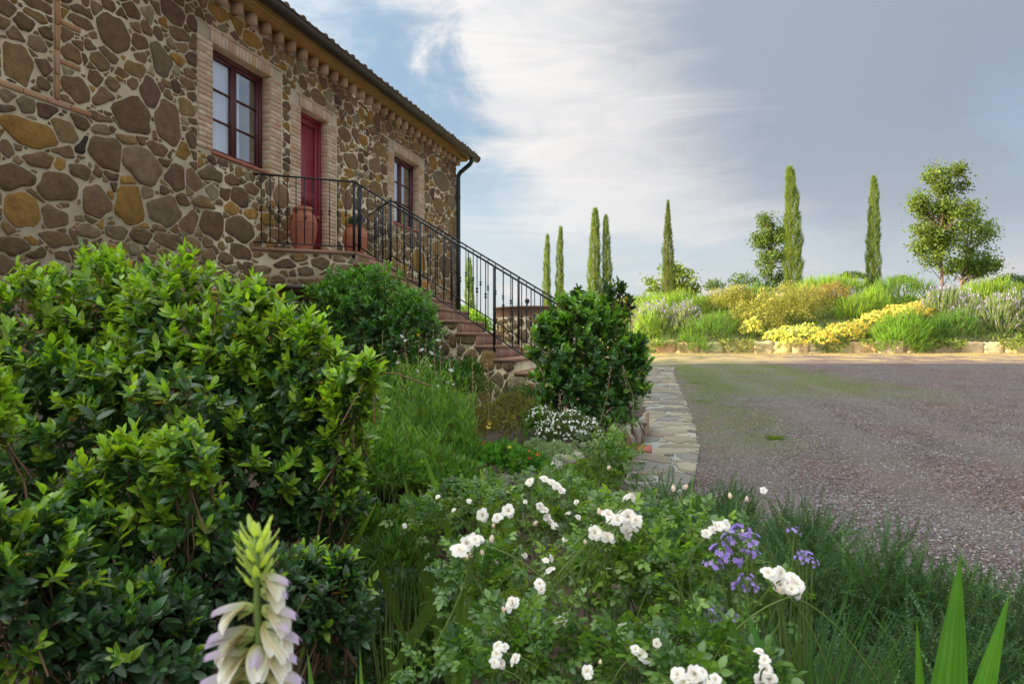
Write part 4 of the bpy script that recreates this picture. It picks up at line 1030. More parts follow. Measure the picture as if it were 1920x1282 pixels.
_k = len(SPR_F[0]); SPR_F = (np.vstack([SPR_F[0], [[-.03, .02, -.02], [.03, .02, -.02], [0, .02, .035], [0, .96, 0]]]).astype(np.float32), [SPR_F[1][0], np.vstack([SPR_F[1][1], [[_k, _k+1, _k+3], [_k+1, _k+2, _k+3], [_k+2, _k, _k+3]]])])
def spr_add(b, tmpl, R, T, Cc, S_): b.inst(tmpl[0], tmpl[1], R, T, Cc, S_)
def rosemary(name, label, lobes, N, L, col, tmpl=SPR, group=None, up=.5, cat='rosemary', bias=.9, S_x=1.0):
    t_ = thing(name, label, cat, group)
    T, d, rad = ell_points(lobes, N, bias, -.15)
    D = unit(d*[.9, .9, .4]+np.array([0, 0, up])+rng.normal(0, .30, (N, 3)))
    S_ = L*rng.uniform(.55, 1.25, N); T = T-D*(S_*.6)[:, None]
    b = Buf(); spr_add(b, tmpl, frames(D, rng.uniform(0, 6.3, N)), T, jitcol(col, N, .35, .1)*np.where(rng.random(N) < .22, 1.7, 1.0)[:, None], np.stack([S_*S_x*.8, S_, S_*S_x*.8], 1))
    b.build('foliage', M['needle'], t_, False, 'stuff')
    return t_
RC = (.062, .115, .042)
def glob(x, y, rx, ry, rz, z=None): return (np.array([x, y, (gz(y) if z is None else z)+.02]), np.array([rx, ry, rz]))
rosemary('rosemary_bush', 'prostrate rosemary spreading over the gravel edge behind the white roses', [glob(1.45, 4.7, .42, .4, .42), glob(1.75, 4.1, .38, .35, .46), glob(1.12, 4.9, .26, .3, .44), glob(1.2, 4.2, .4, .4, .42)], 1900, .26, RC, group='prostrate rosemary along the gravel')
rosemary('rosemary_bush', 'prostrate rosemary behind the purple tulbaghia flowers', [glob(1.85, 3.45, .45, .4, .48), glob(1.35, 3.5, .45, .45, .40), glob(2.15, 3.25, .3, .3, .40)], 1900, .25, RC, group='prostrate rosemary along the gravel')
rosemary('rosemary_bush', 'dark rosemary mass in the lower right corner around the tall blades', [glob(2.2, 2.85, .42, .35, .46), glob(1.75, 2.7, .45, .4, .40), glob(1.45, 2.2, .5, .4, .36), glob(2.05, 2.2, .5, .35, .42), glob(1.1, 2.7, .4, .4, .34)], 2400, .23, (.052, .098, .038), group='prostrate rosemary along the gravel')

def blades(name, label, cat, base, dirs, lens, wid, col, parts=False, group=None, segs=7, droop=.25, pname='blade', matl='soft', fold=.25):
    t_ = thing(name, label, cat, group); joint = Buf(); NC = 11 if parts else 3
    for k in range(len(base)):
        p = np.array(base[k], float); d = unit(np.array(dirs[k], float)); L_ = lens[k]; w_ = wid[k]
        side = unit(np.cross(d, [rng.normal(0, .3), 1, rng.normal(0, .1)])); v = []
        nrm = np.cross(side, d); dr = np.array([d[0], d[1], 0])*droop - np.array([0, 0, droop*.5]); 
        for i in range(segs+1):
            q = i/segs; c0 = p+d*L_*q+dr*L_*q*q; ww = w_*(.65+.6*q if q < .45 else .92*(1-((q-.45)/.55)**1.7))/2*1.1
            for e in range(NC): s_ = e/(NC-1)*2-1; v.append(c0+side*ww*s_+nrm*ww*(fold*abs(s_)+(.05 if e % 2 else -.05)*(parts*1)))
        f = np.array([[NC*i+a, NC*i+a+1, NC*i+NC+1+a, NC*i+NC+a] for i in range(segs) for a in range(NC-1)])
        cc = jitcol(col, 1, .22, .08)[0]
        if parts: b = Buf(); b.add(v, f, np.array([cc*(.82 if (e % NC) % 2 else 1.12) for e in range(len(v))])); b.build(pname, M[matl], t_, True)
        else: joint.add(v, f, cc)
    if not parts: joint.build('foliage', M[matl], t_, True, 'stuff')
    return t_
def screen_blades(name, label, specs, col, cat='iris', group=None, w_=1.0, droop=.05):
    """blades given by base pixel, tip pixel, distance and pixel width"""
    base, dirs, lens, wid = [], [], [], []
    for bx, by, tx, ty, Y, pw in specs:
        a, c_ = P(bx, by, Y), P(tx, ty, Y+.06); k_ = max(1.0, (c_[2]-gz(Y)-.05)/(c_[2]-a[2])); k_ = min(k_, 2.6); a = c_+(a-c_)*k_; a[2] = min(a[2], .62 if Y > 4.9 else gz(Y)+.05); base.append(a); dirs.append(c_-a); lens.append(np.linalg.norm(c_-a)); wid.append(pw*Y/FPX*w_*(1+1.15*(k_-1)))
    return blades(name, label, cat, base, dirs, lens, wid, col, True, group, 9, droop)
screen_blades('iris_clump', 'broad sword shaped green blades in the lower right corner', [(1765, 1500, 1797, 1008, 1.15, 44), (1750, 1480, 1722, 1132, 1.15, 30), (1770, 1490, 1880, 1080, 1.15, 34), (1780, 1470, 1800, 1155, 1.2, 18), (1760, 1500, 1778, 1200, 1.1, 14)], (.10, .25, .02))
screen_blades('iris_clump', 'long arching green blades below the large white rose cluster', [(1530, 1420, 1425, 1075, 1.35, 20), (1560, 1420, 1385, 1180, 1.35, 20), (1500, 1400, 1440, 1180, 1.3, 18), (1570, 1400, 1470, 1130, 1.4, 10), (1600, 1420, 1545, 1205, 1.25, 18), (1480, 1420, 1430, 1230, 1.2, 18), (1440, 1400, 1310, 1180, 1.5, 12), (1400, 1400, 1330, 1250, 1.3, 14)], (.06, .16, .03), droop=.12)
screen_blades('iris_clump', 'broad iris leaves standing among the roses in the middle', [(938, 1010, 905, 868, 3.1, 24), (925, 1010, 930, 900, 3.1, 16), (940, 1000, 965, 905, 3.2, 9), (960, 990, 978, 880, 3.3, 7)], (.20, .30, .03))
screen_blades('iris_clump', 'narrow upright blades rising left of the roses', [(850, 1010, 795, 820, 3.0, 9), (790, 970, 758, 872, 3.0, 8), (700, 1010, 655, 860, 3.2, 6), (860, 1100, 848, 900, 2.8, 8), (830, 1050, 900, 960, 2.9, 8), (640, 1010, 700, 930, 3.0, 7), (880, 1120, 905, 960, 2.8, 10)], (.13, .22, .03))
screen_blades('iris_clump', 'short pointed blades at the bottom beside the acanthus', [(610, 1420, 580, 1205, 1.5, 14), (690, 1420, 676, 1195, 1.5, 10), (665, 1420, 668, 1240, 1.5, 8), (260, 1420, 178, 1240, 1.2, 14), (700, 1400, 640, 1270, 1.5, 10)], (.13, .25, .04))
screen_blades('iris_clump', 'pale green blades growing out of the rosemary by the roses', [(1215, 1060, 1195, 940, 2.3, 10), (1240, 1050, 1225, 900, 2.6, 5), (1225, 1100, 1185, 960, 2.3, 8), (1290, 1020, 1298, 880, 3.4, 4)], (.15, .27, .04))

# ------------------------------------------------------------------ roses
def rose_meshes():
    out = []
    for k in range(5):
        r = np.random.default_rng(40+k); b = Buf(); openn = [.55, .8, .95, .7, .9][k]
        for ring, (n, L_, an, w_) in enumerate(((5, .52, .95+.5*openn, .52), (6, .46, .62+.4*openn, .46), (6, .38, .40+.25*openn, .38), (5, .30, .2+.1*openn, .30), (4, .22, .1, .24))):
            for j in range(n):
                a = 2*PI*j/n+ring*.5+r.uniform(-.2, .2); e = an+r.uniform(-.12, .12); L2 = L_*r.uniform(.88, 1.1); ww = w_*r.uniform(.85, 1.1)
                v = []; 
                for i, q in enumerate((0, .35, .7, 1.0)):
                    bend = e*(.35+.75*q); rr = L2*q*math.sin(bend)+.02; zz = L2*q*math.cos(bend)*.9
                    wi = ww*(.18, .78, 1.0, .55)[i]
                    for s_ in (-1, -.4, .4, 1):
                        lift = .08*ww*(s_*s_)*(1 if e < 1 else -.5)+r.uniform(-.012, .012)
                        v.append((rr*math.cos(a)-s_*wi/2*math.sin(a), rr*math.sin(a)+s_*wi/2*math.cos(a), zz+lift))
                f = np.array([[4*i+c, 4*i+c+1, 4*i+c+5, 4*i+c+4] for i in range(3) for c in range(3)])
                t_ = .96-.03*ring; pk = r.uniform(0, .05)
                b.add(v, f, (.86*t_, (.82-pk)*t_, (.79-pk*.6)*t_-.02*ring))
        out.append(b.mesh('rose_bloom', M['petal'], True))
    return out
RM = rose_meshes()
b = Buf(); lathe(b, [(.001, 0), (.16, .1), (.2, .28), (.12, .5), (.001, .62)], (0, 0, 0), 8, (.75, .62, .52)); BUD = b.mesh('rose_bud', M['petal'], True)
def comp_leaf():
    """rose leaf: five leaflets on a stalk, unit length"""
    v, f = [], []; lt, lf = LEAF_R
    def put(p, d, s_):
        d = unit(np.array(d, float)); x = unit(np.cross(d, [0, 0, 1])); z = np.cross(x, d); k = sum(len(q) for q in v)
        v.append((lt*s_)@np.array([x, d, z])+np.array(p)); f.append(lf+k)
    put((0, .62, 0), (0, 1, -.1), .42)
    for y_, s_ in ((.55, .36), (.28, .30)):
        put((.02, y_, 0), (.9, .45, -.12), s_); put((-.02, y_, 0), (-.9, .45, -.12), s_)
    k = sum(len(q) for q in v); v.append(np.array([[-.012, 0, 0], [.012, 0, 0], [.008, .62, 0], [-.008, .62, 0]])); f.append(np.array([[k, k+1, k+2, k+3]]))
    return np.concatenate(v).astype(np.float32), np.concatenate(f)
CL = comp_leaf()
def eul_from(d): return Vector(d).to_track_quat('Z', 'Y').to_euler()
def rose_bush(label, lobes, base, nleaf, leaf_l, cols, blooms, buds=(), canes=14, group='white rose bushes'):
    """blooms: (px, py, pixel width, distance)"""
    t_ = thing('rose_bush', label, 'rose bush', group)
    T, d, rad = ell_points(lobes, nleaf, 1.6, -.5)
    D = unit(d*.7+rng.normal(0, .55, (nleaf, 3))+[0, 0, .1]); S_ = leaf_l*rng.uniform(.6, 1.25, nleaf)
    mixk = rng.random(nleaf)[:, None]**1.6
    Cc = (np.array(cols[0])*mixk+np.array(cols[1])*(1-mixk))*rng.uniform(.7, 1.3, (nleaf, 1))
    b = Buf(); b.inst(CL[0], CL[1], frames(D, rng.normal(0, .5, nleaf)), T, Cc, S_); b.build('foliage', M['leaf'], t_, True, 'stuff')
    base = np.array(base, float); base[2] = .08; b = Buf()
    tips = [P(*q[:2], q[3]*.87) for q in blooms]
    for i in range(canes+len(tips)):
        tip = tips[i-canes]-np.array([0, 0, .015]) if i >= canes else T[rng.integers(nleaf)]
        p0 = base+np.array([rng.normal(0, .16), rng.normal(0, .12), 0]); p1 = p0*.6+tip*.4+np.array([0, 0, .16]); n = 9; tt = np.linspace(0, 1, n)[:, None]
        if i >= canes: p0 = tip+np.array([rng.normal(0, .12), rng.uniform(.05, .22), -.24]); p1 = (p0+tip)/2+np.array([rng.normal(0, .06), 0, .07])
        pth = (1-tt)**2*p0+2*(1-tt)*tt*p1+tt**2*tip; tube(b, pth, np.linspace(.0045 if i < canes else .0024, .0017, n), 5, cap=False)
    b.build('canes', M['stem'], t_, True, 'stuff')
    for px, py, w_, Y in blooms:
        Y = Y*.87; w_ = w_*.88
        p = P(px, py, Y); s_ = w_*Y/FPX/.86; d_ = unit(np.array([rng.normal(0, .45), -.75+rng.normal(0, .35), .75+rng.normal(0, .3)]))
        link('rose_bloom', RM[rng.integers(5)], t_, p-d_*s_*.22, eul_from(d_), (s_, s_, s_*rng.uniform(.8, 1)))
    for px, py, w_, Y in buds:
        s_ = w_*Y/FPX/.4; link('rose_bud', BUD, t_, P(px, py, Y*.87), eul_from((rng.normal(0, .3), rng.normal(0, .3), 1)), (s_*.87, s_*.87, s_*.87))
    return t_
def Q(lst, Y): return [(x, y, w_, Y+rng.uniform(-.06, .06)) for x, y, w_ in lst]
rose_bush('far white rose bush with small speckled leaves in front of the low wall', [lobe(1010, 960, 150, 70, 3.0), lobe(860, 980, 130, 70, 2.8), lobe(1130, 890, 85, 75, 3.4), lobe(1100, 1000, 130, 70, 2.8)],
    P(1000, 1080, 3.0), 1500, .062, ((.15, .24, .03), (.045, .10, .02)),
    Q([(820, 930, 9), (850, 955, 9), (1080, 940, 10), (1105, 985, 10), (965, 1000, 12), (985, 940, 9), (1130, 950, 9), (760, 985, 10), (1060, 1010, 12), (985, 1040, 12), (1095, 1040, 14), (930, 1050, 10), (904, 966, 24), (932, 969, 20), (953, 957, 25), (992, 902, 18), (1022, 895, 17), (1035, 902, 16), (1044, 909, 18), (1053, 917, 18), (1020, 952, 20), (1012, 948, 14), (1032, 975, 18), (1040, 984, 14), (1024, 968, 14), (880, 938, 10), (1065, 960, 12), (1085, 968, 11)], 2.9), Q([(925, 990, 7), (1000, 985, 8), (1140, 880, 7)], 2.9), 16)
rose_bush('white rose bush in the middle carrying the big cluster of cream roses', [lobe(1180, 1060, 130, 70, 2.05), lobe(1250, 1000, 110, 60, 2.2), lobe(1120, 1100, 120, 90, 2.1), lobe(1330, 1060, 90, 80, 2.1), lobe(1260, 1140, 130, 80, 2.0), lobe(1160, 990, 60, 50, 2.1)],
    P(1210, 1250, 2.05), 1050, .062, ((.20, .31, .035), (.055, .12, .022)),
    Q([(1175, 930, 22), (1188, 931, 18), (1143, 961, 28), (1158, 972, 24), (1165, 962, 20), (1178, 966, 32), (1190, 974, 24), (1117, 997, 28), (1140, 1004, 30), (1178, 995, 30), (1192, 984, 20), (1147, 974, 20),
       (1325, 998, 20), (1337, 991, 18), (1349, 984, 22), (1361, 985, 20), (1343, 983, 16), (1432, 918, 14), (1036, 1045, 16), (1024, 1048, 14), (1028, 1066, 22), (1012, 1092, 22), (1016, 1104, 16), (1052, 1166, 26), (1172, 1176, 32), (1165, 1190, 14)], 2.0),
    Q([(1124, 965, 9), (1264, 922, 9), (1283, 917, 8), (1100, 1020, 7), (1370, 935, 8), (1400, 940, 7), (1392, 1000, 6)], 2.0), 18)
rose_bush('low white rose bush nearest the camera over the dark soil', [lobe(1000, 1210, 150, 60, 1.75), lobe(1180, 1240, 150, 60, 1.65), lobe(900, 1250, 170, 45, 1.7), lobe(1330, 1230, 110, 70, 1.6), lobe(900, 1090, 90, 70, 2.2)],
    P(1050, 1400, 1.75), 1000, .062, ((.14, .25, .03), (.04, .095, .022)),
    Q([(863, 1026, 34), (876, 1018, 28), (892, 1010, 22), (901, 1008, 20), (886, 1006, 14), (958, 1129, 30), (932, 1208, 20), (930, 1224, 22), (928, 1240, 22), (946, 1212, 16), (942, 1242, 20), (963, 1233, 24), (1099, 1257, 22), (1103, 1266, 14),
       (1192, 1216, 18), (1205, 1224, 26), (1213, 1237, 20), (1231, 1206, 18), (1236, 1218, 16)], 1.75), Q([(921, 1017, 10), (906, 1040, 8), (875, 1048, 9), (1125, 1245, 7), (945, 1147, 8)], 1.75), 14)
rose_bush('cut off rose spray along the bottom edge with pale pink white blooms', [lobe(1300, 1290, 90, 40, 1.4), lobe(1420, 1280, 50, 60, 1.45)], P(1330, 1500, 1.4), 130, .062, ((.14, .25, .03), (.05, .11, .025)),
    Q([(1268, 1262, 28), (1282, 1276, 30), (1300, 1264, 34), (1318, 1262, 26), (1325, 1276, 30), (1342, 1272, 24), (1306, 1282, 30), (1424, 1218, 18), (1433, 1236, 20), (1436, 1254, 24), (1444, 1270, 26), (1426, 1272, 22)], 1.4), (), 5)
rose_bush('white rose cluster in front of the rosemary right of the purple flowers', [lobe(1470, 1130, 40, 40, 1.7)], P(1475, 1330, 1.7), 26, .055, ((.16, .26, .03), (.05, .11, .025)),
    Q([(1442, 1071, 26), (1456, 1088, 28), (1466, 1073, 26), (1478, 1078, 24), (1488, 1082, 24), (1464, 1093, 30), (1494, 1092, 28), (1492, 1108, 30), (1483, 1102, 24), (1500, 1100, 20)], 1.7), Q([(1461, 1113, 8)], 1.7), 5)

# ------------------------------------------------------------------ tulbaghia
b = Buf()
for j in range(6):
    a = 2*PI*j/6; ca, sa = math.cos(a), math.sin(a)
    q = [(0.03, -.08, .25), (.03, .08, .25), (.30, .13, .42), (.52, 0, .38), (.30, -.13, .42)]
    b.add([(r*ca-s_*sa, r*sa+s_*ca, z) for r, s_, z in q], [[0, 1, 2, 3, 4]], (.46, .29, .76) if j % 2 else (.54, .37, .80))
tube(b, [(0, 0, -.35), (0, 0, 0), (0, 0, .3)], [.02, .05, .06], 5, (.28, .13, .55))
FLO = b.mesh('floret', M['petal'], False)
def tulbaghia(label, heads, Y, foot, nbl):
    t_ = thing('tulbaghia', label, 'flowers', 'purple tulbaghia flowers'); b = Buf()
    for px, py, r, n in heads:
        c0 = P(px, py, Y+rng.uniform(-.05, .05)); R_ = r*Y/FPX
        f0 = P(foot[0]+rng.normal(0, 14), foot[1], Y); f0[2] = .08; h = c0-[0, 0, R_*.8]; mid = (f0+h)/2+[rng.normal(0, .01), 0, .02]
        tube(b, [f0, mid, h], [.0028, .0024, .002], 5, cap=False)
        for k in range(n):
            d = rdir(1)[0]; d[2] = abs(d[2])*.8+(-.2 if k % 3 == 0 else .05); d = unit(d); p = c0+d*R_*.85*np.array([1, 1, .85])
            link('floret', FLO, t_, p, eul_from(d), (R_*.62,)*3); tube(b, [h, (h+p)/2+[0, 0, .004], p-d*R_*.2], .0012, 4, cap=False)
    b.build('stalks', M['stem'], t_, True, 'stuff')
    b = Buf(); n = nbl
    for k in range(n):
        f0 = P(foot[0]+rng.normal(0, 30), foot[1]+rng.uniform(-20, 10), Y+rng.normal(0, .08)); f0[2] = .08; d = unit(np.array([rng.normal(0, .20), rng.normal(0, .16), 1])); L_ = rng.uniform(.60, 1.02); v = []; w_ = .0042
        sd = unit(np.cross(d, [0, 1, .01]))
        for i in range(6): q = i/5; c_ = f0+d*L_*q+np.array([d[0]*1.6, d[1]*1.3, -.16])*L_*.7*q*q; v += [c_-sd*w_*(1-q**3), c_+sd*w_*(1-q**3)]
        b.add(v, np.array([[2*i, 2*i+1, 2*i+3, 2*i+2] for i in range(5)]), jitcol((.050, .12, .032), 1)[0])
    b.build('foliage', M['soft'], t_, True, 'stuff')
tulbaghia('large double cluster of lilac star flowers beside the white roses', [(1390, 1000, 20, 9), (1375, 1015, 22, 10), (1408, 1018, 20, 8), (1350, 1040, 22, 10), (1368, 1052, 22, 10), (1400, 1040, 16, 7), (1336, 1062, 18, 9), (1415, 1042, 12, 5)], 1.75, (1440, 1300), 150)
tulbaghia('small lilac flower head standing highest against the rosemary', [(1488, 998, 12, 8)], 1.8, (1480, 1290), 40)
tulbaghia('round lilac flower head above the white rose cluster', [(1500, 1052, 14, 8), (1512, 1048, 15, 9), (1522, 1056, 12, 6), (1505, 1040, 12, 5)], 1.8, (1500, 1300), 110)
tulbaghia('lower lilac flower head in the middle of the grassy clump', [(1388, 1100, 16, 8), (1408, 1105, 16, 8), (1400, 1088, 15, 8)], 1.7, (1450, 1320), 90)
tulbaghia('lowest lilac flower heads low on the left of the clump', [(1338, 1160, 14, 8), (1345, 1143, 10, 5), (1372, 1160, 12, 7), (1330, 1150, 10, 5)], 1.65, (1400, 1330), 60)

# ------------------------------------------------------------------ acanthus spike, close to the lens
t_ = thing('acanthus_spike', 'tall acanthus flower spike with white and mauve hooded flowers close to the camera', 'flower')
AY = .86
b = Buf(); tube(b, [np.array([.02*-10-.09, AY+.03, .04]), P(492, 1500, AY), P(490, 1280, AY), P(482, 1130, AY), P(482, 1000, AY)], [.009, .0062, .005, .0045, .003], 8); b.build('stem', M['stem'], t_, True)
def petal_sheet(b, p, d, up, L_, W_, bend, hood, c0, c1, n=7, m_=5):
    d = unit(np.array(d, float)); up = np.array(up, float); sd = unit(np.cross(d, up)); up = np.cross(sd, d); v = []; cc = []
    for i in range(n):
        q = i/(n-1); wi = W_*(math.sin(PI*(.12+.80*q))**.7)
        for j in range(m_):
            s_ = j/(m_-1)*2-1; v.append(p+d*L_*q*math.cos(bend*q)+up*(L_*q*math.sin(bend*q)-hood*W_*s_*s_)+sd*wi/2*s_); cc.append(np.array(c0)*(1-q)+np.array(c1)*q)
    b.add(v, np.array([[i*m_+j, i*m_+j+1, (i+1)*m_+j+1, (i+1)*m_+j] for i in range(n-1) for j in range(m_-1)]), np.array(cc))
LIL = (.46, .34, .50); WH = (.90, .87, .82); GRN = (.36, .42, .10); OCH = (.50, .36, .10)
for px, py, sx_, s_ in ((520, 1150, .6, .9), (445, 1200, -.6, 1.0), (530, 1200, .9, .95), (440, 1262, -.95, 1.05), (500, 1060, 1, .8), (505, 1085, 1, .75), (462, 1115, -1, .9), (515, 1118, 1, .95), (470, 1160, -1, 1.0), (512, 1160, 1, 1.05), (455, 1170, -1, 1.0), (520, 1235, 1, 1.1), (460, 1240, -1, 1.15), (493, 1190, .25, 1.0), (488, 1262, -.3, 1.1), (500, 1300, .8, 1.1), (470, 1305, -.9, 1.1)):
    bs = P(484+(px-484)*.25, py+16, AY); a = sx_; s_ = s_*.9
    d = np.array([a*.9, -.35 if abs(a) > .5 else -.9, .42])
    b = Buf(); petal_sheet(b, bs, d, (0, 0, 1), .060*s_, .020*s_, -.45, .5, GRN, LIL); b.build('hood', M['petal'], t_, True)
    for e in (-1, 0, 1):
        b = Buf(); petal_sheet(b, bs+np.array([a*.010, -.004, -.002]), np.array([a*.85+e*.14, -.45-.2*abs(e) if abs(a) > .5 else -.8, -.05-.1*abs(e)]), (0, 0, 1), .050*s_, .025*s_, -.62, -.25, OCH if e else GRN, WH); b.build('petal', M['petal'], t_, True)
    for e in (-1, 1): b = Buf(); petal_sheet(b, bs-[0, 0, .006], np.array([a*.8, -.3+e*.3, -.05]), (0, 0, 1), .028*s_, .011*s_, -.3, .2, (.22, .30, .06), (.30, .32, .14)); b.build('bract', M['soft'], t_, True)
for k in range(30):
    py = 985+k*3.6; a = k*2.4; w_ = math.sin(PI*(.15+.75*k/30))
    b = Buf(); petal_sheet(b, P(482+6*math.cos(a), py+14, AY), (math.cos(a)*.9, math.sin(a)*.9, .55+.3*(k < 6)), (0, 0, 1), .022+.012*w_, .009, .25, .15, (.30, .40, .07), (.52, .60, .20)); b.build('bract', M['soft'], t_, True)

# ------------------------------------------------------------------ gaura and other border plants
def gaura(label, lobes_px, n, hcol, group='gaura clumps', flowers=(), Yr=(5.2, 6.2), zb=.55, hh=(.55, 1.0), tall=()):
    t_ = thing('gaura', label, 'gaura', group); b = Buf()
    x0, x1 = lobes_px
    T = []; D = []
    for k in range(n):
        Y = rng.uniform(*Yr); px = rng.uniform(x0, x1); X = (px-960)/FPX*Y; h = rng.uniform(*hh)*(1-.35*abs((px-(x0+x1)/2)/((x1-x0)/2))**2); p = np.array([X, Y, zb]); lean = np.array([rng.normal(0, .12), rng.normal(0, .1), 1.0])
        m_ = 6; pts_ = [p+lean*h*q+np.array([rng.normal(0, .01), 0, 0])*q for q in np.linspace(0, 1, m_)]; tube(b, pts_, np.linspace(.0035, .0015, m_), 3, (.14, .22, .04), cap=False)
        for q in range(26):
            f = rng.uniform(.12, 1.0); a = rng.uniform(0, 6.3); T.append(p+lean*h*f); D.append([math.cos(a)*.75, math.sin(a)*.75, .9])
    T = np.array(T); D = np.array(D); m_ = len(T)
    b.inst(BLADE_Q[0]*np.array([.16, 1, 1], np.float32), BLADE_Q[1], frames(D, rng.normal(0, .5, m_)), T, jitcol(hcol, m_, .35, .1), rng.uniform(.045, .11, m_)); b.build('foliage', M['soft'], t_, False, 'stuff')
    for px, py, Y in tall:
        b = Buf(); p = P(px, py, Y); f0 = np.array([p[0]+rng.normal(0, .05), Y, zb+.3]); pts_ = [f0, (f0+p)/2+[rng.normal(0, .02), 0, 0], p]; tube(b, pts_, [.003, .0025, .0015], 4, (.40, .28, .16), cap=False)
        for q in np.linspace(.55, 1, 9): c_ = f0+(p-f0)*q; d = unit(np.array([rng.normal(), rng.normal(), .8])); tube(b, [c_, c_+d*.022], [.004, .002], 4, (.50, .33, .24), cap=False)
        b.build('seed_stem', M['soft'] if 0 else M['petal'], t_, True)
    for px, py, w_, Y in flowers:
        p = P(px, py, Y); s_ = w_*Y/FPX
        b = Buf()
        for j in range(4):
            a = [-.9, -.3, .3, .9][j]+PI/2; v = [(0, 0, 0), (math.cos(a-.22)*.4, -.05, math.sin(a-.22)*.4), (math.cos(a)*.55, 0, math.sin(a)*.55), (math.cos(a+.22)*.4, -.05, math.sin(a+.22)*.4)]
            b.add(np.array(v)*s_, [[0, 1, 2, 3]], (.85, .82, .84))
        tube(b, [(0, 0, 0), (0, -.2*s_, -.35*s_)], .001, 3, (.7, .5, .5), cap=False)
        o = b.build('flower', M['petal'], t_); o.location = p; o.rotation_euler = (rng.normal(0, .3), rng.normal(0, .5), rng.normal(0, .3))
FL1 = [(752, 632, 11, 5.6), (760, 640, 10, 5.6), (822, 640, 11, 5.7), (792, 658, 12, 5.6), (808, 664, 13, 5.6), (805, 688, 14, 5.6), (746, 682, 9, 5.7), (781, 697, 12, 5.6), (845, 697, 14, 5.5), (820, 725, 9, 5.5), (838, 718, 9, 5.5), (850, 722, 8, 5.5), (706, 744, 12, 5.4), (712, 750, 9, 5.4), (725, 746, 8, 5.4), (766, 726, 7, 5.4), (690, 728, 8, 5.4), (826, 652, 8, 5.7), (740, 660, 7, 5.7), (800, 675, 9, 5.6)]
TL1 = [(757, 622, 5.7), (799, 628, 5.7), (824, 630, 5.7), (745, 660, 5.6), (763, 665, 5.6), (718, 622, 5.8), (841, 640, 5.7), (683, 640, 5.8), (885, 655, 5.6), (786, 640, 5.6), (700, 650, 5.7), (914, 676, 5.5), (812, 610, 5.7)]
gaura('tall feathery green gaura with small white butterfly flowers below the steps', (690, 890), 270, (.13, .24, .045), flowers=FL1, tall=TL1, hh=(.38, .95), Yr=(5.0, 6.0))
gaura('lower lush green gaura foliage spreading left of the seed stems', (650, 820), 200, (.12, .23, .045), Yr=(4.5, 5.1), hh=(.3, .6))
gaura('single green leafy stem standing in front of the brick edging', (1142, 1172), 16, (.10, .22, .03), Yr=(5.75, 5.95), zb=.25, hh=(.55, .75))
gaura('pair of slender leafy stems beside the small daisies', (975, 1030), 20, (.08, .18, .03), Yr=(6.2, 6.7), hh=(.35, .6))
gaura('brown dry flower stems before the laurel shrub', (1145, 1165), 2, (.08, .18, .03), tall=[(1145, 690, 6.2), (1168, 690, 6.3), (1050, 740, 6.0)], Yr=(6.3, 6.5), hh=(.1, .2))
WY = 33.4
def bank_h(x, y):
    t = min(1, max(0, (y-WY-.2)/7.5)); s_ = 1-(1-t)**1.6; k = min(1, max(0, (x-3)/4))
    k = k*k*(3-2*k); back = max(0, (y-45)/30)
    return gz(WY)+.52+s_*(2.5*k+.55*(1-k))-back*3
def fluff(name, label, cat, lobes, N, size, col, matl='soft', group=None, flowers=None, bias=.8, upper=-.1, tmpl=DIA, wide=1.0, upd=.5):
    t_ = thing(name, label, cat, group); T, d, rad = ell_points(lobes, N, bias, upper)
    D = unit(d*.6+rng.normal(0, .6, (N, 3))+[0, 0, upd]); b = Buf(); s_ = rng.uniform(.6, 1.3, N)*size
    b.inst(tmpl[0], tmpl[1], frames(D, rng.uniform(0, 6, N)), T, jitcol(col, N, .4, .12), np.stack([s_*wide, s_, s_], 1)); b.build('foliage', M[matl], t_, False, 'stuff')
    gnd = [(.56 if l[0][1] > 4.9 and l[0][0] < 1.6 and l[0][1] < 12 else (gz(l[0][1]) if l[0][1] < 33 else bank_h(l[0][0], l[0][1]))) for l in lobes]
    if any(l[0][2]-l[1][2]*.8 > g0+.12 for l, g0 in zip(lobes, gnd)):
        b = Buf()
        for l, g0 in zip(lobes, gnd):
            for q in range(16 if l[0][1] < 10 else 7):
                tip = l[0]+rdir(1)[0]*l[1]*.8; f0 = np.array([l[0][0]+(tip[0]-l[0][0])*.5, l[0][1]+(tip[1]-l[0][1])*.5, g0-.02]); r_ = .0035 if l[0][1] < 10 else .015
                tube(b, [f0, (f0+tip)/2+[rng.normal(0, .02), 0, .02], tip], [r_, r_*.8, r_*.4], 4, cap=False)
        b.build('stems', M['stem'] if lobes[0][0][1] < 10 else M['bark'], t_, True, 'stuff')
    if flowers:
        n, fs_, fc, nm = flowers; T, d, rad = ell_points(lobes, n, .15, .1); T = T+d*.01+[0, 0, .01]; b = Buf()
        D = rdir(n); b.inst(*DIA, frames(D, None, d), T, jitcol(fc, n, .2, .06), rng.uniform(.7, 1.3, n)*fs_); b.inst(*DIA, frames(np.cross(D, d), None, d), T, jitcol(fc, n, .2, .06), rng.uniform(.7, 1.3, n)*fs_)
        b.build(nm, M['petal'], t_, False, 'stuff')
    return t_
def gl(px, py, rx, ry, Y): return lobe(px, py, rx, ry, Y)
fluff('heather_mound', 'brownish green heather mound in front of the stone steps wall', 'heather', [gl(900, 810, 70, 50, 6.2), gl(960, 790, 60, 55, 6.6), gl(860, 830, 40, 40, 5.8)], 5200, .035, (.13, .115, .04), wide=.5)
fluff('thyme_mound', 'fine dark green thyme mound at the foot of the wall', 'thyme', [gl(975, 755, 42, 32, 7.2), gl(890, 735, 40, 35, 7.4), gl(1030, 790, 30, 25, 7.0)], 3200, .03, (.075, .12, .035), wide=.5)
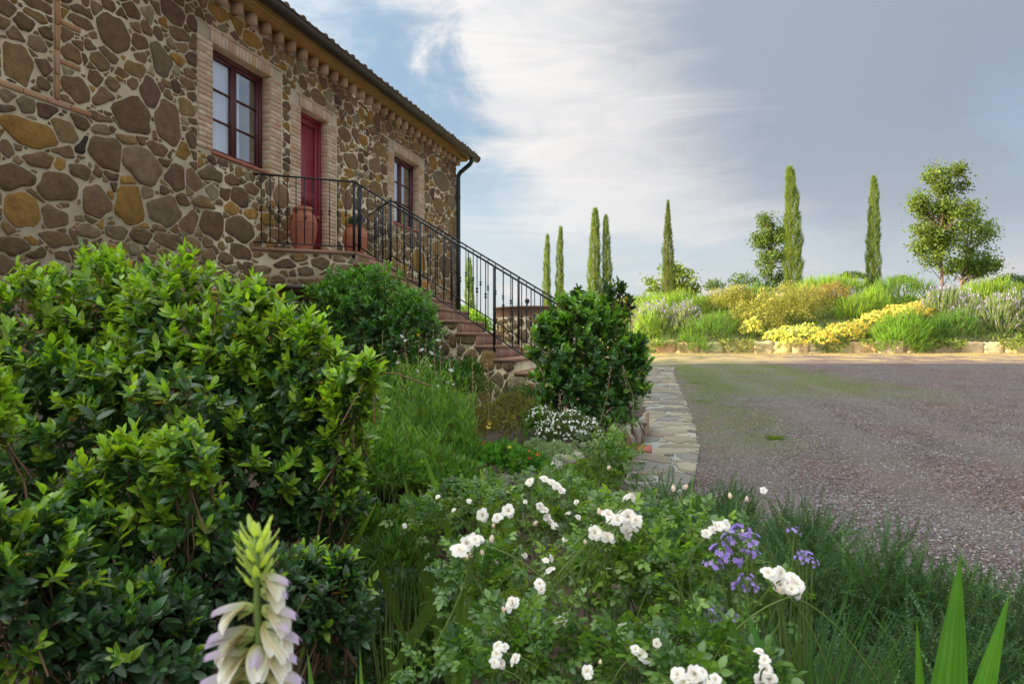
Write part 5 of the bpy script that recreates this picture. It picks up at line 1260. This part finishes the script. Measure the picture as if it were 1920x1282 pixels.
fluff('daisy_patch', 'patch of tiny white fleabane daisies beside the laurel shrub', 'daisies', [gl(1060, 815, 62, 42, 6.35), gl(1010, 800, 40, 35, 6.5), gl(1105, 830, 28, 26, 6.3)], 5200, .035, (.085, .12, .045), flowers=(480, .022, (.80, .76, .72), 'blossom'), wide=.4)
fluff('silver_thyme', 'low silver grey cushion spilling onto the low wall', 'thyme', [gl(1040, 852, 36, 24, 5.75), gl(1005, 842, 25, 20, 5.9)], 2600, .022, (.20, .27, .19), wide=.5)
fluff('alstroemeria_patch', 'green patch of red and yellow flowers at the edge of the bed', 'flowers', [gl(930, 868, 70, 32, 5.2), gl(990, 880, 45, 22, 5.15), gl(880, 858, 40, 30, 5.3), gl(840, 880, 60, 35, 5.0)], 2300, .07, (.075, .19, .03), 'soft', wide=.45)
t_ = thing('alstroemeria_blooms', 'scattered orange red and yellow blossoms held over the bed edge', 'flowers')
for px, py, w_, c0 in ((914, 803, 14, (.85, .55, .02)), (918, 795, 8, (.85, .6, .03)), (908, 832, 14, (.62, .10, .03)), (955, 840, 10, (.85, .62, .05)), (966, 870, 12, (.9, .38, .03)), (968, 862, 8, (.9, .55, .05)), (1010, 853, 13, (.60, .07, .03)), (990, 846, 9, (.65, .10, .05)), (1020, 876, 9, (.6, .08, .03)), (1032, 868, 8, (.7, .25, .05)), (992, 860, 10, (.6, .08, .04)), (872, 868, 8, (.62, .12, .04)), (896, 905, 10, (.7, .22, .05)), (924, 856, 8, (.75, .3, .05))):
    b = Buf(); s_ = w_*5.1/FPX
    for j in range(6):
        a = j*PI/3; b.add(np.array([(0, 0, 0), (math.cos(a-.3)*.3, math.sin(a-.3)*.3, .2), (math.cos(a)*.5, math.sin(a)*.5, .3), (math.cos(a+.3)*.3, math.sin(a+.3)*.3, .2)])*s_, [[0, 1, 2, 3]], c0)
    o = b.build('bloom', M['petal'], t_); o.location = P(px, py, 5.05); o.rotation_euler = (rng.uniform(.2, 1.1), rng.normal(0, .4), rng.uniform(0, 6))
b = Buf(); [tube(b, [P(px, py, 5.05), P(px+rng.normal(0, 3), 900, 5.1)], .003, 4, cap=False) for px, py in ((914, 805), (966, 872), (1010, 855), (955, 842))]; b.build('stems', M['stem'], t_, True, 'stuff')
fluff('border_greenery', 'mixed loose green growth between the gaura and the roses', 'plants', [gl(800, 900, 90, 50, 4.3), gl(730, 900, 60, 70, 3.9), gl(880, 920, 60, 40, 4.3), gl(780, 990, 70, 50, 3.4)], 2400, .055, (.085, .17, .03), wide=.35)
fluff('border_greenery', 'fine grassy growth below the right arm of the glossy shrub', 'plants', [gl(690, 1010, 60, 50, 3.2), gl(640, 960, 50, 60, 3.3), gl(740, 1060, 70, 50, 2.8)], 1300, .075, (.07, .14, .03), wide=.16)
fluff('euphorbia_clump', 'blue grey round leaved spurge low in the shade', 'plants', [gl(750, 1110, 55, 34, 3.8), gl(720, 1140, 40, 26, 3.6)], 1300, .036, (.10, .17, .14), 'leaf', wide=.9)
fluff('ground_cover', 'low leafy cover hiding the soil left of the single white rose', 'plants', [gl(810, 1130, 90, 40, 3.7), gl(860, 1180, 80, 30, 3.4), gl(720, 1060, 70, 30, 4.2)], 4200, .045, (.06, .13, .03), 'leaf', wide=.55)
fluff('ground_cover', 'dark trailing ground cover between acanthus and roses', 'plants', [gl(640, 1200, 90, 50, 3.3), gl(800, 1230, 120, 26, 3.15), gl(700, 1270, 160, 26, 3.0)], 3600, .036, (.045, .09, .028), 'leaf', wide=.6)
fluff('ground_cover', 'bright small leaved cover spilling over the low wall below the path', 'plants', [gl(1100, 900, 60, 30, 4.4), gl(1150, 860, 35, 30, 5.0), gl(1050, 920, 70, 30, 4.0)], 1900, .038, (.12, .20, .03), 'leaf', wide=.6)
fluff('bed_foliage', 'deep green growth behind the gaura under the dark shrub', 'plants', [gl(830, 730, 60, 50, 7.4), gl(760, 740, 80, 50, 7.2), gl(880, 700, 25, 25, 7.6), gl(700, 760, 60, 60, 6.5)], 4200, .06, (.045, .11, .02), wide=.5)

# grass tufts where the gravel has grown over
N = 90000; x = rng.uniform(2.0, 11, N); y = 7.5+rng.random(N)**.8*17
xr = np.interp(y, [q[1] for q in PR], [q[0] for q in PR])
fx = x-xr; nz = np.sin(x*1.9+y*.7)*np.sin(y*1.1-x*.6)+.5*np.sin(x*4.1+1)*np.sin(y*2.9)+.45*np.sin(x*13.1+y*3)*np.sin(y*11.9-x*2)+.3*np.sin(x*31)*np.sin(y*27)
k = (fx > .05) & (((fx < 1.0+.35*np.sin(y*1.3)) & (nz > -.35)) | ((y > 14.5) & (x < 9.5) & (nz > .05)))
T = np.stack([x, y, gz(y)], 1)[k]; n_ = len(T); D = unit(rng.normal(0, .55, (n_, 3))+[0, 0, 1])
b = Buf(); b.inst(BLADE_Q[0]*np.array([.16, 1, 1], np.float32), BLADE_Q[1], frames(D, rng.uniform(0, 6, n_)), T, jitcol((.15, .19, .035), n_, .5, .15), rng.uniform(.015, .045, n_))
for cx_, cy_, r_, m_ in ((3.55, 9.2, .13, 260), (4.6, 17.2, .3, 160), (9.6, 21.2, .25, 120), (3.7, 13.4, .3, 120)):
    a = rng.uniform(0, 6.3, m_); q = r_*np.sqrt(rng.random(m_)); T = np.stack([cx_+q*np.cos(a), cy_+q*np.sin(a)*.8, np.full(m_, gz(cy_))], 1); D = unit(np.stack([np.cos(a)*.7, np.sin(a)*.7, np.ones(m_)], 1))
    b.inst(BLADE_Q[0]*np.array([.12, 1, 1], np.float32), BLADE_Q[1], frames(D), T, jitcol((.10, .15, .03), m_, .4), rng.uniform(.04, .09, m_))
o = b.build('grass', M['soft'], kind='stuff'); o['label'] = 'short worn grass growing through the gravel by the path'; o['category'] = 'grass'
N = 9000; x = rng.uniform(3, 34, N); y = rng.uniform(30.5, 33.2, N); T = np.stack([x, y, gz(y)], 1); D = unit(rng.normal(0, .5, (N, 3))+[0, 0, 1])
b = Buf(); b.inst(BLADE_Q[0]*np.array([.2, 1, 1], np.float32), BLADE_Q[1], frames(D), T, jitcol((.38, .30, .09), N, .3, .1), rng.uniform(.03, .08, N)); o = b.build('grass', M['soft'], kind='stuff'); o['label'] = 'dry yellow grass at the foot of the terrace wall'; o['category'] = 'grass'

# ------------------------------------------------------------------ terrace beyond the yard
b = Buf(); xs = np.linspace(-10, 60, 90); ys = np.concatenate([np.linspace(WY+.3, 42, 24), np.linspace(43, 75, 10)])
b.add([[x, y, bank_h(x, y)+.10*math.sin(x*1.7+y)*math.sin(y*1.3)] for y in ys for x in xs], np.array([[j*90+i, j*90+i+1, (j+1)*90+i+1, (j+1)*90+i] for j in range(len(ys)-1) for i in range(89)]))
o = b.build('terrace_bank', M['bank'], None, True); o['kind'] = 'structure'; o['label'] = 'planted earth bank rising behind the low tufa wall'
tw = thing('terrace_wall', 'low wall of large pale tufa blocks along the far side of the yard', 'wall'); rt = random.Random(8)
x = -6.0
while x < 40:
    L_ = rt.uniform(.75, 1.5); h = rt.uniform(.50, .60); b = Buf(); col = tuple(q*rt.uniform(.85, 1.1) for q in (.56, .43, .25)); nx_, nz_ = 6, 4; v = []
    for layer, yy in ((0, WY), (1, WY+.4)):
        for j in range(nz_+1):
            for i in range(nx_+1):
                e = (i in (0, nx_))*.03+(j in (0, nz_))*.03
                v.append((x+L_*i/nx_+rt.uniform(-.008, .008), yy+(e*.4+rt.uniform(-.055, .055) if layer == 0 else 0), gz(WY)-.05+h*j/nz_*1.1+(rt.uniform(-.06, .03) if j == nz_ else 0)))
    m_ = (nx_+1)*(nz_+1); f = [[j*(nx_+1)+i, j*(nx_+1)+i+1, (j+1)*(nx_+1)+i+1, (j+1)*(nx_+1)+i] for j in range(nz_) for i in range(nx_)]
    f += [[nz_*(nx_+1)+i, nz_*(nx_+1)+i+1, m_+nz_*(nx_+1)+i+1, m_+nz_*(nx_+1)+i] for i in range(nx_)]+[[j*(nx_+1), (j+1)*(nx_+1), m_+(j+1)*(nx_+1), m_+j*(nx_+1)] for j in range(nz_)]+[[j*(nx_+1)+nx_, m_+j*(nx_+1)+nx_, m_+(j+1)*(nx_+1)+nx_, (j+1)*(nx_+1)+nx_] for j in range(nz_)]
    b.add(v, np.array(f), col); b.build('tufa_block', M['tufa'], tw); x += L_+.006
def far(cx_, cy_, w_, h_, Y, dz=None, g=1.0): return (P(cx_, cy_+h_*.12*(g-1), Y), np.array([w_/2*Y/FPX*(.9+.1*g), w_/2*Y/FPX*.55 if dz is None else dz, h_/2*Y/FPX*(.35+.65*g)]))
def spikes(name, label, cat, L, N, ln, col, group=None, tip=None, fat=1.0, up=.9, matl='soft'):
    N = int(N*1.7); t_ = thing(name, label, cat, group); T, d, rad = ell_points(L, N, .5, -.3); D = unit(d*.55+[0, 0, up]+rng.normal(0, .16, (N, 3))); S_ = ln*rng.uniform(.6, 1.2, N)
    b = Buf(); spr_add(b, SPR_F, frames(D, rng.uniform(0, 6, N)), T-D*(S_*.6)[:, None], jitcol(col, N, .35, .12), np.stack([S_*fat, S_, S_*fat], 1)); b.build('foliage', M[matl], t_, False, 'stuff')
    if tip: # small flower spikes at the shoot ends
        n = N//2; k = rng.choice(N, n, replace=False); b = Buf(); b.inst(BLADE_Q[0]*np.array([.35, 1, 1], np.float32), BLADE_Q[1], frames(D[k], rng.uniform(0, 6, n)), T[k]+D[k]*(S_[k]*.38)[:, None], jitcol(tip, n, .25), S_[k]*.28); b.build('blossom', M['petal'], t_, False, 'stuff')
BR = (.13, .23, .03); YGR = (.21, .31, .035)
g_ = 'shrubs planted on the terrace bank'
fluff('olive_shrub', 'olive gold rounded shrub, the largest on the bank', 'shrub', [far(1465, 585, 130, 70, 35.5, g=2.2), far(1430, 612, 100, 50, 34.8, g=2.2), far(1510, 575, 90, 55, 36.2, g=2.2), far(1395, 600, 60, 50, 35.2, g=2.2)], 15000, .075, (.22, .22, .055), group=g_, flowers=(260, .08, (.48, .38, .08), 'blossom'), wide=.7)
fluff('olive_shrub', 'olive gold shrub behind, left of the round crowned tree', 'shrub', [far(1365, 570, 85, 44, 37, g=2.2), far(1390, 560, 50, 36, 37.4, g=2.2)], 6500, .075, (.25, .24, .06), group=g_, wide=.7)
fluff('olive_shrub', 'reddish brown shrub before the tallest cypress', 'shrub', [far(1560, 556, 70, 36, 38.5, g=2.2), far(1525, 566, 50, 36, 38, g=2.2)], 5000, .075, (.24, .18, .06), group=g_, wide=.7)
fluff('helichrysum', 'yellow flowering cushion in the centre right over the wall', 'helichrysum', [far(1700, 588, 90, 24, 35.2, g=2.2), far(1650, 600, 70, 24, 34.9, g=2.2), far(1725, 578, 50, 18, 35.8, g=2.2)], 4200, .075, (.24, .30, .10), group=g_, flowers=(950, .085, (.60, .44, .08), 'blossom'), wide=.5)
fluff('helichrysum', 'bright yellow flowering cushion hanging over the wall', 'helichrysum', [far(1578, 630, 70, 34, 33.7, g=2.2), far(1545, 640, 50, 30, 33.2, g=1.6), far(1490, 645, 60, 22, 33.1, g=1), far(1610, 622, 50, 26, 34, g=2.2)], 3600, .075, (.26, .31, .11), group=g_, flowers=(700, .085, (.66, .48, .07), 'blossom'), wide=.5)
fluff('helichrysum', 'silvery yellow cushion below the large olive gold shrub', 'helichrysum', [far(1500, 628, 90, 26, 33.8, g=2.2), far(1455, 634, 50, 24, 33.7, g=2.2), far(1410, 620, 40, 30, 34, g=2.2)], 4200, .075, (.29, .33, .13), group=g_, flowers=(420, .08, (.9, .75, .12), 'blossom'), wide=.5)
spikes('rosemary_shrub', 'rosemary at the left end of the bank behind the lavender', 'rosemary', [far(1272, 570, 110, 34, 37, g=2.2), far(1225, 572, 50, 30, 37.5, g=2.2)], 520, .50, YGR, g_)
spikes('rosemary_shrub', 'hanging rosemary at the left drooping over the wall', 'rosemary', [far(1325, 625, 100, 50, 33.8, g=2.2), far(1310, 650, 70, 30, 33.0, g=1), far(1250, 645, 60, 26, 33.1, g=1), far(1300, 640, 60, 30, 33.4, g=2.2), far(1350, 612, 70, 40, 34.6, g=2.2)], 620, .42, BR, g_, up=.4)
spikes('rosemary_shrub', 'small bright green rosemary under the laurel edge', 'rosemary', [far(1215, 615, 50, 40, 33.8, g=2.2)], 200, .42, YGR, g_)
spikes('rosemary_shrub', 'green rosemary below the round crowned tree', 'rosemary', [far(1420, 560, 55, 40, 38, g=2.2)], 220, .5, BR, g_)
spikes('rosemary_shrub', 'tall rosemary between tallest cypress and its right neighbour', 'rosemary', [far(1560, 538, 130, 30, 40, g=2.2)], 520, .55, YGR, g_)
spikes('rosemary_shrub', 'bright upright rosemary in the middle of the bank', 'rosemary', [far(1600, 588, 70, 48, 36, g=2.2), far(1640, 572, 70, 46, 36.5, g=2.2)], 480, .55, YGR, g_)
spikes('rosemary_shrub', 'dark topped rosemary below the slender right cypress', 'rosemary', [far(1690, 548, 120, 44, 38, g=2.2), far(1655, 556, 50, 40, 37.5, g=2.2)], 560, .5, BR, g_)
spikes('rosemary_shrub', 'big round green rosemary reaching down to the gravel', 'rosemary', [far(1692, 628, 125, 62, 33.6, g=2.2), far(1690, 640, 100, 40, 33.1, g=2.2)], 1000, .40, (.15, .27, .025), g_, up=.35)
spikes('rosemary_shrub', 'green rosemary right of the big round one', 'rosemary', [far(1790, 612, 90, 44, 34, g=2.2), far(1760, 620, 50, 40, 33.8, g=2.2)], 420, .42, (.10, .20, .03), g_)
spikes('rosemary_shrub', 'tall rosemary behind the right hand lavender', 'rosemary', [far(1858, 553, 120, 42, 37.5, g=2.2)], 520, .6, YGR, g_)
LV = (.19, .24, .09); LT = (.30, .24, .40)
spikes('lavender', 'pale lavender at the left end of the bank', 'lavender', [far(1228, 600, 70, 40, 35, g=2.2)], 420, .5, (.25, .33, .09), g_, LT)
spikes('lavender', 'greyish lavender mound above the hanging rosemary', 'lavender', [far(1284, 603, 54, 44, 34.8, g=2.2)], 420, .5, (.24, .29, .12), g_, LT)
spikes('lavender', 'lavender below the two trunked leafy tree', 'lavender', [far(1775, 575, 90, 48, 35.5, g=2.2), far(1820, 590, 60, 40, 35, g=2.2)], 640, .55, LV, g_, LT)
spikes('lavender', 'lavender at the right edge over the tufa wall', 'lavender', [far(1885, 595, 90, 60, 34.4, g=2.2), far(1920, 600, 60, 60, 34.4, g=2.2)], 700, .55, LV, g_, LT)
fluff('oleander_shrub', 'small dark leafy shrub at the far right edge', 'shrub', [far(1892, 528, 60, 18, 40, g=2.2), far(1915, 540, 30, 24, 40, g=2.2)], 1100, .13, (.06, .11, .03), group=g_, wide=.5)
for cx_, cy_, w_, h_, lab in ((1340, 540, 40, 22, 'loose twiggy shrub on the skyline right of the small tree'), (1395, 532, 60, 28, 'loose twiggy shrub on the skyline beside the round crowned tree'), (1600, 520, 50, 14, 'low twiggy growth on the skyline right of the tallest cypress'), (1690, 528, 50, 14, 'low twiggy growth on the skyline right of the slender cypress'), (1440, 545, 70, 26, 'leafy undergrowth at the foot of the round crowned tree')):
    fluff('skyline_shrub', lab, 'shrub', [far(cx_, cy_, w_, h_, 41.5, g=2.2)], int(w_*12), .15, (.09, .14, .05), group='loose shrubs along the skyline', wide=.5, bias=1.5)
N = 15000; x = rng.uniform(2, 36, N); y = WY+.3+rng.random(N)*8; T = np.array([[a, c, bank_h(a, c)+.05] for a, c in zip(x, y)]); D = unit(rng.normal(0, .6, (N, 3))+[0, 0, 1])
b = Buf(); b.inst(*DIA, frames(D, rng.uniform(0, 6, N)), T, jitcol((.13, .19, .04), N, .5, .15), np.stack([rng.uniform(.05, .12, N), rng.uniform(.15, .4, N), np.ones(N)], 1)); o = b.build('ground_cover', M['soft'], kind='stuff'); o['label'] = 'low green cover between the shrubs on the bank'; o['category'] = 'ground cover'
N = 5200; x = rng.uniform(2, 36, N); nzx = np.sin(x*1.3)+np.sin(x*2.9+1)*.7; x = x[nzx > -.1]; n_ = len(x); q = rng.random(n_); T = np.stack([x, WY-.02-.16*q, gz(WY)+.62-.6*q**1.5*np.clip(nzx[nzx > -.1], .2, 1)], 1); D = unit(np.stack([rng.normal(0, .4, n_), -np.ones(n_)*.6, -q*1.2+.4], 1))
b = Buf(); b.inst(*DIA, frames(D, rng.uniform(0, 6, n_)), T, jitcol((.17, .22, .05), n_, .5, .15), np.stack([rng.uniform(.04, .08, n_), rng.uniform(.12, .26, n_), np.ones(n_)], 1)); o = b.build('ground_cover', M['soft'], kind='stuff'); o['label'] = 'trailing growth hanging over the tufa wall'; o['category'] = 'ground cover'
# greenery seen through the railings
fluff('yard_shrub', 'light green shrub behind the railing near the downpipe', 'shrub', [(np.array([-1.45, 23.5, 1.9]), np.array([.75, .6, .75])), (np.array([-1.9, 23.8, 2.3]), np.array([.5, .5, .6])), (np.array([-1.0, 22.8, 1.2]), np.array([.6, .5, .5]))], 5200, .11, (.16, .27, .04), wide=.5)
fluff('yard_shrub', 'low green growth between the steps and the round cistern', 'shrub', [(np.array([.2, 16.5, .75]), np.array([1.1, .6, .35])), (np.array([1.9, 15.5, .8]), np.array([1.0, .7, .4])), (np.array([-.9, 19, 1.0]), np.array([.8, .6, .6]))], 5200, .10, (.10, .20, .04), wide=.5)

# ------------------------------------------------------------------ cypresses
def cypress(label, px, top_py, Y, wpx, lean=0.0, col=(.115, .165, .022), thin=0.0, base_py=None):
    t_ = thing('cypress', label, 'cypress', 'slender cypresses along the skyline'); top_ = P(px, top_py, Y); X = top_[0]; z0 = bank_h(X, Y)-.1; H = top_[2]-z0; R_ = wpx*.46*Y/FPX
    b = Buf(); tube(b, [(X-lean*H*0, Y, z0), (X, Y, z0+H*.5), (X, Y, z0+H*.93)], [.12, .08, .02], 7); b.build('trunk', M['bark'], t_, True)
    N = int(4600*H/7*max(.7, R_/.45)); q = rng.random(N)**.9; a = rng.uniform(0, 2*PI, N)
    prof = np.minimum(1, (1-q)**.34*1.1)*(.80+.2*np.minimum(1, q*8))*(1-thin*np.clip((q-.5)*2.4, 0, 1))
    lump = 1+.16*np.sin(q*37+np.sin(a*2+px)*2.5)+.12*np.sin(a*3+q*21+px)
    r = R_*prof*lump*rng.uniform(.45, 1.0, N)**.5
    wob = np.sin(q*5+px)*.05*H*.12+lean*H*q**2
    T = np.stack([X-lean*H+wob+r*np.cos(a), Y+r*np.sin(a), z0+.12+q*H*.985], 1)
    D = unit(np.stack([np.cos(a)*.38, np.sin(a)*.38, np.full(N, 1.0)], 1)+rng.normal(0, .22, (N, 3))); S_ = rng.uniform(.16, .36, N)*(1.1-.35*q)*(.75+R_*.6)
    b = Buf(); spr_add(b, SPR_S, frames(D, rng.uniform(0, 6, N)), T-D*(S_*.4)[:, None], jitcol(col, N, .38, .12), np.stack([S_*.85, S_, S_*.85], 1)); b.build('crown', M['soft'], t_, False, 'stuff')
cypress('leftmost cypress of the group beyond the railing, the shortest', 1026, 441, 44, 17)
cypress('second cypress from the left beyond the railing', 1051, 426, 44, 18, .003)
cypress('stout cypress, left one of the close pair above the laurel', 1115, 392, 42, 27)
cypress('thinner cypress, right one of the close pair above the laurel', 1137, 405, 42, 20)
cypress('sparse browned cypress with thin top in front of the small tree', 1252, 378, 42, 25, -.012, (.10, .13, .035), .55)
cypress('tallest cypress with bent tip beside the round crowned tree', 1482, 314, 41, 36, -.018)
cypress('single straight cypress between the tallest one and the leafy tree', 1637, 331, 42, 27, -.006)
cypress('cypress seen through the railing close to the house corner', 880, 486, 40, 20, 0, (.13, .21, .04))
# ------------------------------------------------------------------ leafy trees
def tree(label, trunk_px, base_py, Y, lobes, N, leaf, col, trunks=1, name='leafy_tree', tr=.11, bias=1.0):
    t_ = thing(name, label, 'tree'); L = [far(*l[:4], Y+(l[4] if len(l) > 4 else 0), l[2]/2*Y/FPX*.8) for l in lobes]
    bx = P(trunk_px, base_py, Y); base = np.array([bx[0], Y, bank_h(bx[0], Y)-.1]); topc = np.array(max((l[0] for l in L), key=lambda q: q[2])); 
    b = Buf(); mid = (base+topc)/2+[rng.normal(0, .08), 0, 0]; tube(b, [base, base*.7+mid*.3+[.03, 0, 0], mid, topc*.8+mid*.2, topc+[0, 0, .3]], [tr, tr*.8, tr*.6, tr*.3, .02], 8); b.build('trunk', M['bark'], t_, True)
    b = Buf(); cl = []
    for k in range(48):
        c0, r0 = L[rng.choice(len(L), p=np.array([l[1][0]*l[1][2] for l in L])/sum(l[1][0]*l[1][2] for l in L))]; d = rdir(1)[0]; tip = c0+d*r0*rng.uniform(.65, 1.02)
        f = np.clip((tip[2]-base[2])/(topc[2]-base[2])-.16, .12, .9); p0 = base+(topc-base)*f; p0 = np.array([np.interp(p0[2], [base[2], mid[2], topc[2]], [base[0], mid[0], topc[0]]), p0[1], p0[2]])
        m1 = (p0+tip)/2+[0, 0, -.05*np.linalg.norm(tip-p0)]; tube(b, [p0, m1, tip], [.035, .02, .007], 5, cap=False); cl += [tip, m1*.35+tip*.65, tip+d*.1]
    b.build('branches', M['bark'], t_, True, 'stuff')
    cl = np.array(cl); k = rng.integers(len(cl), size=N); sp = rng.normal(0, 1, (N, 3))*np.array([.24, .24, .20])*(L[0][1][0]/1.6)**.5; T = cl[k]+sp
    n2 = N//7; T2, d2, _ = ell_points(L, n2, bias, -.8); nn = np.sin(T2[:, 0]*4.1)*np.sin(T2[:, 2]*4.7+1)+np.sin(T2[:, 1]*5); T2 = T2[nn > -.25]
    T = np.vstack([T, T2]); m_ = len(T); clump = rng.uniform(.7, 1.3, len(cl)); tone = np.concatenate([clump[k], np.ones(len(T2))])[:, None]
    b = Buf(); s_ = leaf*rng.uniform(.6, 1.25, m_); b.inst(*DIA, frames(unit(rng.normal(0, 1, (m_, 3))-[0, 0, .35]), rng.uniform(0, 6, m_)), T, jitcol(col, m_, .3, .12)*tone, s_); b.build('crown', M['soft'], t_, False, 'stuff')
tree('tall leafy maple like tree with reddish trunk on the right', 1766, 548, 38, [(1762, 480, 100, 90), (1775, 420, 110, 90), (1752, 380, 90, 60), (1765, 330, 70, 70), (1790, 330, 40, 50), (1725, 390, 50, 20), (1740, 455, 50, 60), (1800, 400, 60, 70)], 11000, .13, (.095, .135, .022))
tree('lower leafy tree on twin trunks leaning right beside the tall one', 1795, 548, 39.5, [(1835, 490, 80, 50), (1825, 440, 70, 60), (1860, 425, 30, 30), (1800, 500, 60, 40), (1855, 500, 50, 30), (1820, 390, 30, 40)], 5600, .12, (.11, .165, .035), tr=.09)
tree('round crowned dark green tree left of the tallest cypress', 1447, 545, 42, [(1446, 430, 54, 70), (1448, 470, 66, 80), (1450, 510, 54, 40), (1432, 460, 40, 70)], 8000, .11, (.085, .13, .03), tr=.07, bias=.8)
tree('small spreading tree behind the sparse cypress', 1262, 556, 45, [(1235, 535, 60, 30), (1275, 525, 56, 40), (1262, 505, 36, 40), (1290, 540, 40, 20), (1215, 548, 30, 12)], 2600, .17, (.14, .19, .04), tr=.06)
